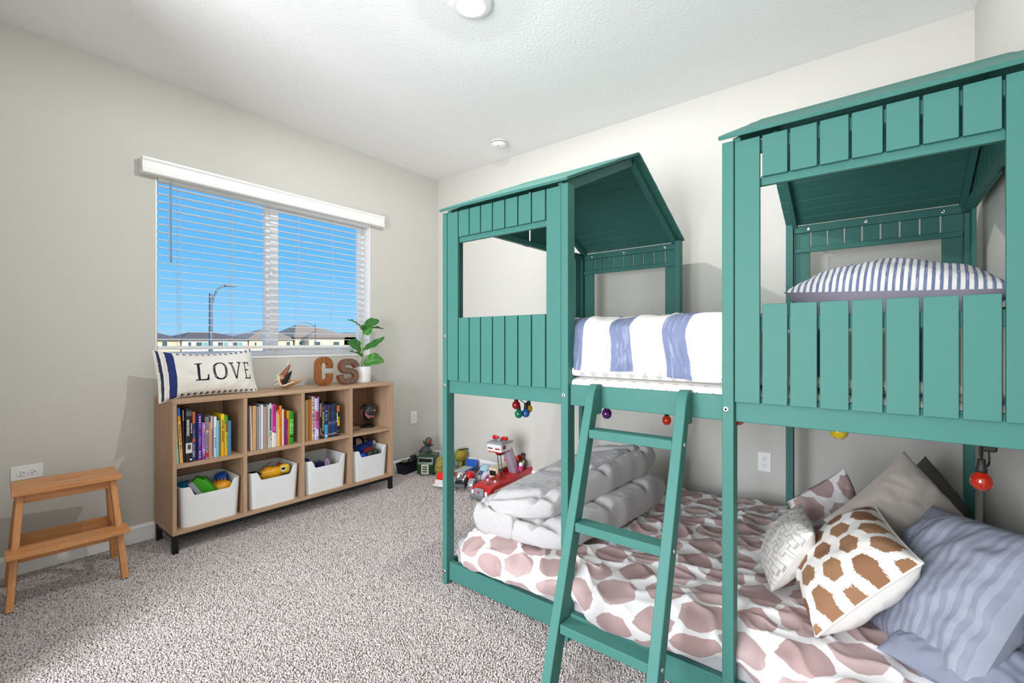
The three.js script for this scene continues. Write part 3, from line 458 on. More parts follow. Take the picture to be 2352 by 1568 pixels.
{
  const face = ctex(1400, 760, (x, w, h) => {
    x.fillStyle = '#ece9e1'; x.fillRect(0, 0, w, h);
    const navy = '#24336e';
    x.fillStyle = navy; x.beginPath(); x.moveTo(w * .085, 0); x.lineTo(w * .16, 0); for (let i = 0; i <= 20; i++) x.lineTo(w * .16, h * i / 20); for (let i = 20; i >= 0; i--) x.lineTo(w * (.088 + .006 * nz(i * .9, 2)), h * i / 20); x.fill();
    x.fillStyle = '#2e3450'; x.beginPath(); for (let i = 0; i <= 24; i++) x.lineTo(w * (.018 + .006 * nz(i * .8, 5)), h * i / 24); for (let i = 24; i >= 0; i--) x.lineTo(w * (.042 + .006 * nz(i * .7, 9)), h * i / 24); x.fill();
    for (const px of [.062, .072]) for (let i = 0; i < 70; i++) { x.fillStyle = '#565c74'; x.fillRect(w * px, h * i / 70, 4, 4); }
    for (let i = 0; i < 40; i++) { const px = .2 + i * .02; if (i % 3 === 2) continue; x.fillStyle = i % 3 ? '#7d86a8' : '#39447a'; x.fillRect(w * px, 0, w * (i % 3 ? .008 : .016), h * .085); x.fillStyle = '#2b2c34'; x.fillRect(w * px, h * .955, w * (i % 3 ? .006 : .015), h * .045); }
    x.strokeStyle = '#14161f'; x.fillStyle = '#14161f'; x.textBaseline = 'alphabetic'; x.font = `420px serif`;
    const L = ['L', 'O', 'V', 'E'], px = [[.322, .474], [.492, .676], [.68, .825], [.846, .938]];
    L.forEach((c, i) => { const m = x.measureText(c).width; x.save(); x.translate(w * px[i][0], h * .735); x.scale(w * (px[i][1] - px[i][0]) / m, 1); x.fillText(c, 0, 0); x.restore(); });
    x.lineWidth = 5; x.strokeStyle = '#ece9e1'; // the letters' pale inline
    x.beginPath(); x.moveTo(w * .353, h * .37); x.lineTo(w * .353, h * .72); x.moveTo(w * .867, h * .37); x.lineTo(w * .867, h * .72); x.moveTo(w * .704, h * .37); x.lineTo(w * .748, h * .66); x.stroke(); x.beginPath(); x.ellipse(w * .584, h * .545, w * .073, h * .165, 0, 2.2, 4.1); x.stroke(); x.beginPath(); x.ellipse(w * .584, h * .545, w * .073, h * .165, 0, -0.9, 0.9); x.stroke();
  });
  const fm = std('#ffffff', 0.9, { map: face, bumpMap: weave, bumpScale: 0.0006 }), bm = std('#e9e6de', 0.9, { bumpMap: weave, bumpScale: 0.0006 });
  const o = thing('throw_pillow', 'cream lumbar pillow printed LOVE with navy stripes, leaning on the shelf top', 'pillow', [-2.04, 0.845, 0.235], 0.03);
  const sag = (u, v) => [0, (u < -0.6 && v < 0 ? -0.028 * (-u - 0.6) / 0.4 * -v : 0) - (v > 0 ? 0.03 * (1 - u * u) * v : 0), u < -0.6 && v < 0 ? 0.03 * (-u - 0.6) : 0];
  const [f, b] = cushionGeo(0.525, 0.285, 0.13, { wr: 0.005, ws: 3.5, dip: 0.03, sd: 4, sag });
  const g = new THREE.Matrix4().makeTranslation(0, 0.132, 0.0).premultiply(new THREE.Matrix4().makeRotationX(-0.34)).premultiply(new THREE.Matrix4().makeTranslation(0, 0.012, 0.01));
  part('front', f.applyMatrix4(g), fm, o); part('back', b.applyMatrix4(g), bm, o); part('piping', seamTube(0.525, 0.285, 0.003, { dip: 0.03, sag }).applyMatrix4(g), bm, o);
}
{ // wooden letters
  const woodC = dtex(128, 256, (x, y) => mix3([176, 112, 58], [120, 68, 32], 0.5 + pn(x, y, 14, 5) * 0.8 + pn(x, y, 40, 9, 3) * 0.6), true, [6, 3]);
  const woodS = dtex(128, 256, (x, y) => mix3([128, 106, 90], [92, 74, 62], 0.5 + pn(x, y, 24, 3) * 0.9), true, [6, 3]);
  const stroke = (pts, w) => { const L = [], R = []; pts.forEach((p, i) => { const a = pts[Math.max(0, i - 1)], b = pts[Math.min(pts.length - 1, i + 1)], l = Math.hypot(b[0] - a[0], b[1] - a[1]), n = [-(b[1] - a[1]) / l * w / 2, (b[0] - a[0]) / l * w / 2]; L.push([p[0] + n[0], p[1] + n[1]]); R.unshift([p[0] - n[0], p[1] - n[1]]); }); return new THREE.Shape([...L, ...R].map((p) => new THREE.Vector2(...p))); };
  const arc = (cx, cy, rx, ry, a0, a1, n = 14) => Array.from({ length: n + 1 }, (_, i) => { const a = lerp(a0, a1, i / n); return [cx + Math.cos(a) * rx, cy + Math.sin(a) * ry]; });
  const ex = (s, d, bv = 0.003) => boxUV(new THREE.ExtrudeGeometry(s, { depth: d, bevelEnabled: true, bevelSize: bv, bevelThickness: bv, bevelSegments: 2, curveSegments: 8 }), 1, [0, 0]);
  const H = Math.PI / 2, cp = [[0.047, 0.022], [0.047, 0.045], ...arc(0.009, 0.045, 0.038, 0.038, 0, H), ...arc(-0.009, 0.045, 0.038, 0.038, H, 2 * H), ...arc(-0.009, -0.045, 0.038, 0.038, 2 * H, 3 * H), ...arc(0.009, -0.045, 0.038, 0.038, 3 * H, 4 * H), [0.047, -0.022]];
  let o = thing('wooden_letter', 'warm brown carved wooden letter C standing on the shelf', 'letter', [-1.292, 0.842, 0.185], 0.08);
  part('body', ex(stroke(cp, 0.038), 0.03), std('#ffffff', 0.5, { map: woodC }), o, [0, 0.1055, -0.015]);
  const sp = [[0.07, 0.03], [0.066, 0.045], ...arc(0.018, 0.038, 0.044, 0.033, 0.25, H), ...arc(-0.016, 0.038, 0.04, 0.033, H, 3 * H, 18), ...arc(0.022, -0.038, 0.042, 0.038, H, -H, 18), ...arc(-0.02, -0.04, 0.044, 0.036, -H, -2 * H + 0.25), [-0.067, -0.028]];
  o = thing('wooden_letter', 'grey brown letter S with a raised rim, standing in front of the white plant pot', 'letter', [-1.125, 0.842, 0.235], 0.02);
  part('rim', ex(stroke(sp, 0.04), 0.028, 0.0025), std('#ffffff', 0.55, { map: woodC, color: '#d8c4b4' }), o, [0, 0.0985, -0.015]);
  part('face', ex(stroke(sp, 0.029), 0.003, 0.0012), std('#ffffff', 0.6, { map: woodS }), o, [0, 0.0985, 0.0145]);
  for (const [x, y] of [[0.062, 0.079 - 0.02], [-0.064, -0.079 + 0.02]]) part('serif', rbox(0.026, 0.05, 0.028, 0.003), std('#ffffff', 0.6, { map: woodS }), o, [x, 0.0985 + y * 0.9, -0.001]);
}
{ // potted plant
  const o = thing('potted_plant', 'broad-leaved green artificial plant in a white pot at the right end of the shelf', 'plant', [-0.955, 0.842, 0.155]);
  part('pot', lathe([[0, 0], [0.064, 0], [0.068, 0.004], [0.078, 0.122], [0.0785, 0.125], [0.074, 0.125], [0.071, 0.11], [0, 0.108]], 48), std('#f0f1f1', 0.3), o);
  part('soil', lathe([[0, 0.114], [0.04, 0.113], [0.0715, 0.109]], 24), std('#4a3a2c', 0.95), o);
  const stemM = std('#8fae62', 0.6);
  part('stem', tube([[0.0, 0.11, 0], [0.004, 0.2, 0.006], [0.008, 0.3, 0.0], [0.012, 0.40, 0.004], [0.01, 0.46, 0]], 0.0055, 30, 8), stemM, o);
  const leafTex = ctex(256, 512, (x, w, h) => { x.fillStyle = '#3f8f2e'; x.fillRect(0, 0, w, h); x.strokeStyle = '#b9d59a'; x.lineWidth = 5; x.beginPath(); x.moveTo(w / 2, 0); x.lineTo(w / 2, h); x.stroke(); x.lineWidth = 2; x.strokeStyle = 'rgba(200,225,170,.75)'; for (let i = 1; i < 9; i++) for (const s of [-1, 1]) { x.beginPath(); x.moveTo(w / 2, h - i * h / 10); x.quadraticCurveTo(w / 2 + s * w * .25, h - i * h / 10 - h * .04, w / 2 + s * w * .5, h - i * h / 10 - h * .12); x.stroke(); } });
  const green = phys('#ffffff', 0.38, { map: leafTex, transmission: 0.25 }), dusty = phys('#b9d0c4', 0.42, { map: leafTex, transmission: 0.15 }), pale = phys('#e8efc8', 0.5, { map: leafTex, transmission: 0.4 });
  // base, tip, width, normal direction, arch
  const leaf = (b, t, w, nrm, arch, mat) => {
    const B = V(...b), D = V(...t).sub(B), L = D.length(), ax = D.clone().normalize(), n = V(...nrm); n.addScaledVector(ax, -n.dot(ax)).normalize(); const s = new THREE.Vector3().crossVectors(ax, n);
    const at = (f, q) => { const wd = w * Math.pow(Math.sin(Math.PI * Math.pow(f, 0.85)), 0.75) * (0.85 + 0.15 * f), p = B.clone().addScaledVector(D, f); p.addScaledVector(n, arch * L * Math.sin(Math.PI * f) + Math.abs(q) * wd * 0.22 + 0.004 * Math.sin(f * 18 + q * 3) * Math.abs(q)); p.addScaledVector(s, q * wd / 2); return p; };
    const g = surf((u, v) => at(v * 0.985 + 0.006, u * 2 - 1).toArray(), 10, 20);
    part('leaf', g, mat, o);
  };
  leaf([0.02, 0.44, 0], [0.185, 0.498, -0.03], 0.085, [-0.2, 0.6, 0.8], 0.04, dusty);
  leaf([-0.01, 0.44, 0], [-0.145, 0.488, 0.03], 0.05, [0, 0.95, 0.5], 0.06, pale);
  leaf([0.0, 0.41, 0.01], [-0.1, 0.455, 0.08], 0.07, [0.2, 0.9, 0.3], 0.08, pale);
  leaf([0.012, 0.385, 0.01], [0.045, 0.445, 0.08], 0.085, [0, 0.5, 0.9], -0.05, green);
  leaf([0.02, 0.41, 0], [0.195, 0.425, 0.02], 0.07, [0, 1, -0.05], 0.07, dusty);
  leaf([-0.005, 0.245, 0], [-0.15, 0.315, 0.03], 0.125, [-0.1, 0.55, 0.85], 0.06, dusty);
  leaf([0.01, 0.255, 0], [0.215, 0.36, 0.01], 0.06, [-0.3, 0.6, 0.75], -0.05, dusty);
  leaf([0.0, 0.2, 0.004], [-0.14, 0.245, 0.05], 0.07, [-0.1, 0.97, 0.2], 0.06, green);
  leaf([0.012, 0.14, 0.005], [0.19, 0.16, 0.03], 0.12, [-0.1, 0.6, 0.8], 0.22, green);
  part('petiole', tube([[0.008, 0.23, 0], [0.02, 0.25, 0.002], [0.035, 0.275, 0.004]], 0.0025, 8, 6), stemM, o);
}
{ // dried head ornament
  const o = thing('animal_head_ornament', 'small dried animal head with gaping toothed jaws on the shelf top', 'ornament', [-1.565, 0.8425, 0.2], 0.12); o.scale.setScalar(1.22);
  const tan = std('#b98a5a', 0.55), rust = std('#8a4a2c', 0.55), dark = std('#1c1716', 0.8), bone = std('#e2d6c0', 0.6);
  const jaw = (len, w, h, bend) => surf((u, v) => { const a = u * Math.PI * 2, t = v, r = Math.pow(1 - t, 0.7) * (0.35 + 0.65 * Math.min(1, t * 4 + 0.35)); return [t * len, Math.sin(a) * h * r + bend * t * t, Math.cos(a) * w * r * 0.9]; }, 22, 22);
  const up = new THREE.Group(); part('lower_jaw', jaw(0.135, 0.03, 0.022, 0.022), tan, o, [-0.03, 0.022, 0.0], [0, 0, 0.02]);
  part('upper_jaw', jaw(0.125, 0.026, 0.026, -0.012), rust, o, [-0.045, 0.03, 0], [0, 0, 1.12]);
  part('mouth', jaw(0.085, 0.018, 0.026, 0.01), dark, o, [-0.036, 0.036, 0.012], [0, 0, 0.72]);
  part('cheek', surf((u, v) => { const a = lerp(0.2, 2.3, u), r = lerp(0.03, 0.05, v); return [Math.cos(a) * r - 0.03, 0.03 + Math.sin(a) * r, 0.022 - 0.012 * v]; }, 16, 4), tan, o);
  for (const z of [0.024, 0.012]) part('lip', tube([[-0.062, 0.075, z], [-0.062, 0.042, z + 0.004], [-0.044, 0.02, z + 0.006], [-0.015, 0.026, z + 0.004], [0.02, 0.036, z]], 0.004, 20, 6), bone, o);
  for (let k = 0; k < 8; k++) { part('tooth', new THREE.ConeGeometry(0.002, 0.009, 6), bone, o, [-0.014 + k * 0.0035 - 0.012, 0.062 + k * 0.0078, 0.012], [0, 0, -2.0]); part('tooth', new THREE.ConeGeometry(0.002, 0.008, 6), bone, o, [0.012 + k * 0.011, 0.042 + k * 0.0004, 0.012], [0, 0, 0.1]); }
  part('snout_tip', tube([[0.0, 0.132, 0], [0.008, 0.15, 0], [0.008, 0.168, 0]], 0.003, 8, 6), bone, o);
  for (const [y, l] of [[0.075, 0.04], [0.05, 0.045], [0.095, 0.03]]) part('spike', T(new THREE.ConeGeometry(0.004, l, 8), 0, l / 2, 0), bone, o, [-0.055, y - 0.01, 0.01], [0, 0, 2.1]);
}
{ // globe on the shelf of the last cube
  const tex = ctex(1024, 512, (x, w, h) => { x.fillStyle = '#1b1d22'; x.fillRect(0, 0, w, h); const im = x.getImageData(0, 0, w, h); for (let j = 0; j < h; j++) for (let i = 0; i < w; i++) { const a = i / w * Math.PI * 2, lat = (j / h - .5) * Math.PI, X = Math.cos(a) * Math.cos(lat), Z = Math.sin(a) * Math.cos(lat), Y = Math.sin(lat), v = fbm(X * 1.7 + 3, Y * 1.7, Z * 1.7, 4); if (v > 0.1) { const q = hash((i / 5) | 0, (j / 5) | 0), k = (j * w + i) * 4, c = q > .8 ? [226, 216, 206] : q > .35 ? [196, 92, 92] : [150, 70, 78]; for (let n = 0; n < 3; n++) im.data[k + n] = c[n]; } else if (hash((i / 4) | 0, (j / 4) | 0) > .93) { const k = (j * w + i) * 4; im.data[k] = 120; im.data[k + 1] = 124; im.data[k + 2] = 132; } } x.putImageData(im, 0, 0); });
  const o = thing('desk_globe', 'black desk globe with red land on a round base in the last cube', 'globe', [-0.925, 0.4872, 0.2], 0.5);
  const bk = std('#141416', 0.35);
  part('base', lathe([[0, 0.028], [0.012, 0.028], [0.03, 0.02], [0.052, 0.012], [0.056, 0.005], [0.055, 0], [0, 0]], 36), bk, o);
  part('stem', cyl(0.005, 0.007, 0.03, 12), bk, o, [0, 0.04, 0]);
  part('sphere', new THREE.SphereGeometry(0.066, 40, 28), std('#ffffff', 0.4, { map: tex }), o, [0.0, 0.122, 0], [0, 1.2, -0.4]);
  part('meridian_arm', surf((u, v) => { const a = lerp(1.55 + 0.5, 4.85, u), q = v * Math.PI * 2, r = 0.075 + Math.cos(q) * 0.003; return [Math.cos(a) * r, 0.122 + Math.sin(a) * r, Math.sin(q) * 0.006]; }, 40, 8), bk, o);
  single('power_cord', 'thin black cord looped behind the desk globe', 'cord', tube([[-0.98, 0.56, 0.14], [-1.03, 0.575, 0.13], [-1.08, 0.60, 0.12], [-1.10, 0.56, 0.16], [-1.04, 0.53, 0.2], [-1.0, 0.50, 0.22], [-1.04, 0.4905, 0.25], [-1.1, 0.4905, 0.26], [-1.14, 0.4905, 0.22]], 0.002, 60, 6), bk);
}
// ---------- step stool ----------
{
  const beech = dtex(256, 512, (x, y) => { const g = pn(x, y, 30, 3) * 0.7 + pn(x, y, 90, 6, 2) * 0.4; let c = mix3([216, 158, 100], [186, 118, 66], 0.45 + g); if (hash((x * 256 / 2) | 0, (y * 60) | 0) > 0.97) c = mix3(c, [140, 84, 46], 0.4); return c; }, true, [2.5, 1.2]);
  const bm = std('#ffffff', 0.42, { map: beech });
  const o = thing('step_stool', 'beech wood two-step stool with a handle slot, standing below a wall outlet', 'stool', [-2.668, 0, 0.292], -0.055);
  const leg = (x0, z0, x1, z1, y1) => { const A = V(x0, 0, z0), B = V(x1, y1, z1), d = B.clone().sub(A), g = boxUV(rbox(0.026, d.length(), 0.044, 0.003), 1); const m = part('leg', g, bm, o, A.clone().add(B).multiplyScalar(0.5).toArray()); m.quaternion.setFromUnitVectors(V(0, 1, 0), d.normalize()); };
  for (const s of [-1, 1]) { leg(s * 0.193, 0.16, s * 0.158, 0.055, 0.478); leg(s * 0.193, -0.17, s * 0.158, -0.075, 0.478); }
  // top: two planks with the slot between them
  const sh = new THREE.Shape([[-0.183, -0.118], [0.183, -0.118], [0.183, 0.118], [-0.183, 0.118]].map((p) => new THREE.Vector2(...p))), hole = new THREE.Path();
  hole.absarc(-0.04, 0, 0.013, Math.PI / 2, 3 * Math.PI / 2); hole.absarc(0.04, 0, 0.013, -Math.PI / 2, Math.PI / 2); sh.holes.push(hole);
  part('top_step', boxUV(T(new THREE.ExtrudeGeometry(sh, { depth: 0.016, bevelEnabled: true, bevelSize: 0.003, bevelThickness: 0.003, bevelSegments: 2 }), 0, 0.497, 0, Math.PI / 2), 0), bm, o, [0, 0, -0.01]);
  part('lower_step', boxUV(rbox(0.412, 0.02, 0.118, 0.003), 0), bm, o, [0, 0.242, 0.15]);
  part('apron', boxUV(rbox(0.30, 0.045, 0.018, 0.002), 0), bm, o, [0, 0.455, 0.055]); part('apron', boxUV(rbox(0.30, 0.045, 0.018, 0.002), 0), bm, o, [0, 0.455, -0.078]);
  part('apron', boxUV(rbox(0.335, 0.042, 0.018, 0.002), 0), bm, o, [0, 0.21, 0.115]); part('rear_rail', boxUV(rbox(0.335, 0.055, 0.018, 0.002), 0), bm, o, [0, 0.215, -0.125]);
  for (const s of [-1, 1]) { part('side_rail', boxUV(rbox(0.018, 0.04, 0.225, 0.002), 2), bm, o, [s * 0.177, 0.21, -0.005]); part('side_rail', boxUV(rbox(0.018, 0.04, 0.12, 0.002), 2), bm, o, [s * 0.158, 0.455, -0.01]); }
}
// ---------- wall outlets, detector ----------
{
  const outlet = (label, pos, ry, rz) => {
    const o = thing('wall_outlet', label, 'outlet', pos, ry); o.rotation.z = rz;
    part('plate', rbox(0.07, 0.115, 0.006, 0.0025, 2), M.white, o, [0, 0, 0.003]);
    for (const s of [-1, 1]) {
      const r = part('receptacle', T(new THREE.CylinderGeometry(0.0165, 0.017, 0.004, 28), 0, 0, 0, Math.PI / 2), M.white, o, [0, s * 0.0195, 0.0065]);
      const dk = std('#3a3a3a', 0.6); for (const [x, h] of [[-0.0062, 0.008], [0.0062, 0.0065]]) part('slot', rbox(0.0022, h, 0.002, 0), dk, r, [x, 0.003, 0.0018]); part('slot', T(cyl(0.0024, 0.0024, 0.002, 12), 0, 0, 0, Math.PI / 2), dk, r, [0, -0.0075, 0.0018]);
    }
    part('screw', T(cyl(0.003, 0.003, 0.002, 12), 0, 0, 0, Math.PI / 2), M.white, o, [0, 0, 0.0066]);
  };
  outlet('white outlet on the window wall, right of the shelf near the room corner', [-0.303, 0.461, 0.0], 0, 0);
  outlet('white sideways outlet on the window wall, just above the step stool', [-2.778, 0.505, 0.0], 0, Math.PI / 2);
  outlet('white outlet on the wall behind the bunk bed, over the lower mattress', [0, 0.45, 2.844], -Math.PI / 2, 0);
  const d = thing('smoke_detector', 'small round white smoke detector on the ceiling near the bunk bed wall', 'detector', [-0.303, 2.74, 1.036]);
  part('mount', lathe([[0.0, 0], [0.062, 0], [0.064, -0.008], [0.06, -0.013], [0, -0.013]], 40), M.white, d);
  part('vent', lathe([[0, -0.013], [0.05, -0.013], [0.05, -0.019], [0, -0.019]], 36), std('#5b5b5b', 0.8), d);
  part('cover', lathe([[0.056, -0.018], [0.056, -0.026], [0.048, -0.038], [0.03, -0.045], [0, -0.047]], 40), M.white, d);
  part('button', lathe([[0.014, -0.0445], [0.014, -0.048], [0.01, -0.05], [0, -0.0505]], 20), std('#d9d9d7', 0.5), d, [0.012, 0.001, 0.0]);
  part('indicator', rbox(0.012, 0.003, 0.008, 0.001), std('#6a6d70', 0.5), d, [-0.022, -0.0455, 0.01]);
}
// ---------- across the street ----------
{
  struct('ground', new THREE.BoxGeometry(700, 0.2, 420), std('#b3a78f', 0.95), [40, -3.2, -215]);
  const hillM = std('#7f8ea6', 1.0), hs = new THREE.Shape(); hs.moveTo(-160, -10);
  for (let i = 0; i <= 90; i++) { const x = -160 + i * 6.2; hs.lineTo(x, 4.2 + 4.4 * (0.5 + fbm(x * 0.013, 3.3, 1.2, 4))); }
  hs.lineTo(398, -10); hs.closePath();
  struct('hills', new THREE.ExtrudeGeometry(hs, { depth: 60, bevelEnabled: false }), hillM, [0, 0, -400]);
  const hip = (x0, x1, z0, z1, y, r0, r1, yr, ov = 0.5) => { // hip roof over a rectangle, ridge from r0 to r1
    x0 -= ov; x1 += ov; z0 -= ov; z1 += ov; const zm = (z0 + z1) / 2, P = [[x0, y, z1], [x1, y, z1], [x1, y, z0], [x0, y, z0], [r0, yr, zm], [r1, yr, zm]], F = [[0, 1, 5], [0, 5, 4], [1, 2, 5], [2, 3, 4], [2, 4, 5], [3, 0, 4], [0, 2, 1], [0, 3, 2]], pos = [];
    for (const f of F) for (const k of f) pos.push(...P[k]); const g = new THREE.BufferGeometry(); g.setAttribute('position', new THREE.Float32BufferAttribute(pos, 3)); g.computeVertexNormals(); return g;
  };
  const glassM = std('#4f6468', 0.15), tealGlass = std('#7fb0b4', 0.15), frameM = std('#efece4', 0.6), fascia = std('#7d7264', 0.8);
  const roofTex = (a, b) => dtex(128, 128, (x, y) => mix3(a, b, 0.5 + pn(x, y, 20, 20) * 0.9 + (Math.sin(y * 128) > 0.4 ? 0.15 : 0)), true, [0.2, 0.2]);
  function house(label, x0, x1, eave, ridge, wallC, roofC, wins, extra = []) {
    const z1 = -104, z0 = -118, o = thing('house', label, 'house'), wm = std(wallC, 0.9), rm = std('#ffffff', 0.9, { map: roofTex(...roofC) });
    part('wall', new THREE.BoxGeometry(x1 - x0, eave + 3.1, z1 - z0), wm, o, [(x0 + x1) / 2, (eave - 3.1) / 2, (z0 + z1) / 2]);
    part('roof', boxUV(hip(x0, x1, z0, z1, eave, ...ridge), 1, [0, 0]), rm, o); part('fascia', new THREE.BoxGeometry(x1 - x0 + 1, 0.22, 0.1), fascia, o, [(x0 + x1) / 2, eave - 0.05, z1 + 0.5]);
    for (const [a, b, yr, bump] of extra) { part('wall', new THREE.BoxGeometry(b - a, eave + 3.1 - 0.1, 3), wm, o, [(a + b) / 2, (eave - 3.2) / 2 + bump / 2, z1 + 1]); part('roof', boxUV(hip(a, b, z1 - 6, z1 + 2.5, eave + bump, a + (b - a) * 0.42, b - (b - a) * 0.42, yr, 0.4), 1, [0, 0]), rm, o); part('fascia', new THREE.BoxGeometry(b - a + 0.8, 0.22, 0.1), fascia, o, [(a + b) / 2, eave + bump - 0.06, z1 + 2.95]); }
    for (const [wx, wy, ww, wh, dz, split] of wins) { const f = part('window', new THREE.BoxGeometry(ww + 0.24, wh + 0.24, 0.1), frameM, o, [wx, wy, z1 + dz + 0.03]); if (split) { part('pane', new THREE.BoxGeometry(ww * 0.46, wh, 0.05), glassM, f, [-ww * 0.26, 0, 0.05]); part('pane', new THREE.BoxGeometry(ww * 0.46, wh, 0.05), tealGlass, f, [ww * 0.26, 0, 0.05]); } else part('pane', new THREE.BoxGeometry(ww, wh, 0.05), glassM, f, [0, 0, 0.05]); }
    return o;
  }
  const G = [[128, 117, 110], [104, 95, 92]], B = [[186, 168, 146], [152, 132, 112]];
  house('beige house with a low dark roof at the left edge of the window', 18.5, 27.0, 1.55, [21, 24.5, 3.1], '#d2c6ab', G, [[24.5, 0.6, 0.8, 1.2, 0]]);
  house('white two-storey house with a grey hipped roof across the street', 27.3, 39.4, 1.6, [31.0, 34.6, 3.25], '#e6e1d6', G, [[28.6, 0.4, 0.5, 1.3, 0], [30.8, 0.45, 2.2, 1.15, 0, 1], [34.6, 0.45, 2.0, 1.15, 0, 1], [37.4, 0.45, 1.9, 1.1, 0, 1]]);
  house('beige house with a tan roof half hidden by the window mullion', 39.7, 49.3, 1.7, [45.2, 47.4, 4.1], '#ddd2b8', B, [[41, 0.4, 0.4, 1.2, 0], [48.2, 0.5, 0.8, 1.2, 0]]);
  house('large tan house with a tall hipped roof, right of the mullion', 49.8, 66.0, 2.2, [53.6, 56.0, 5.4], '#e0d5b9', B, [[51.2, 0.55, 0.5, 1.1, 0], [53.9, 0.55, 1.5, 1.1, 2.5], [58.9, 0.55, 1.5, 1.1, 2.5]], [[51.9, 60.6, 3.6, -0.05]]);
  house('low tan house with a broad eave at the right edge of the window', 62.6, 84.0, 2.2, [67.5, 72, 3.7], '#dacfb2', B, [[66.8, 0.55, 1.5, 1.1, 0], [71, 0.5, 1.4, 1.1, 0]], []);
  // street lamps
  const sm = std('#76808a', 0.45, { metalness: 0.5 });
  let o = thing('street_lamp', 'tall grey street lamp with one curved arm seen through the left pane', 'lamp post', [5.29, -3.1, -22]);
  part('pole', cyl(0.075, 0.11, 6.6, 16), sm, o, [0, 3.3, 0]); part('arm', tube([[0.02, 6.0, 0], [0.15, 6.45, 0], [0.32, 6.85, 0], [0.52, 7.0, 0], [0.68, 7.03, 0]], 0.045, 24, 8), sm, o);
  part('head', rbox(0.5, 0.08, 0.2, 0.03, 2), sm, o, [0.84, 7.05, 0]); part('sensor', cyl(0.04, 0.04, 0.07, 10), sm, o, [0.78, 7.12, 0]);
  o = thing('street_lamp', 'thin far street lamp standing in front of the tall tan roof', 'lamp post', [41.9, -3.1, -80]);
  part('pole', cyl(0.09, 0.12, 7.5, 10), sm, o, [0, 3.75, 0]); part('arm', tube([[0, 7.0, 0], [-0.7, 7.45, 0], [-1.4, 7.75, 0], [-2.2, 7.85, 0]], 0.06, 12, 6), sm, o); part('head', rbox(0.7, 0.1, 0.3, 0.03), sm, o, [-2.4, 7.84, 0]);
}
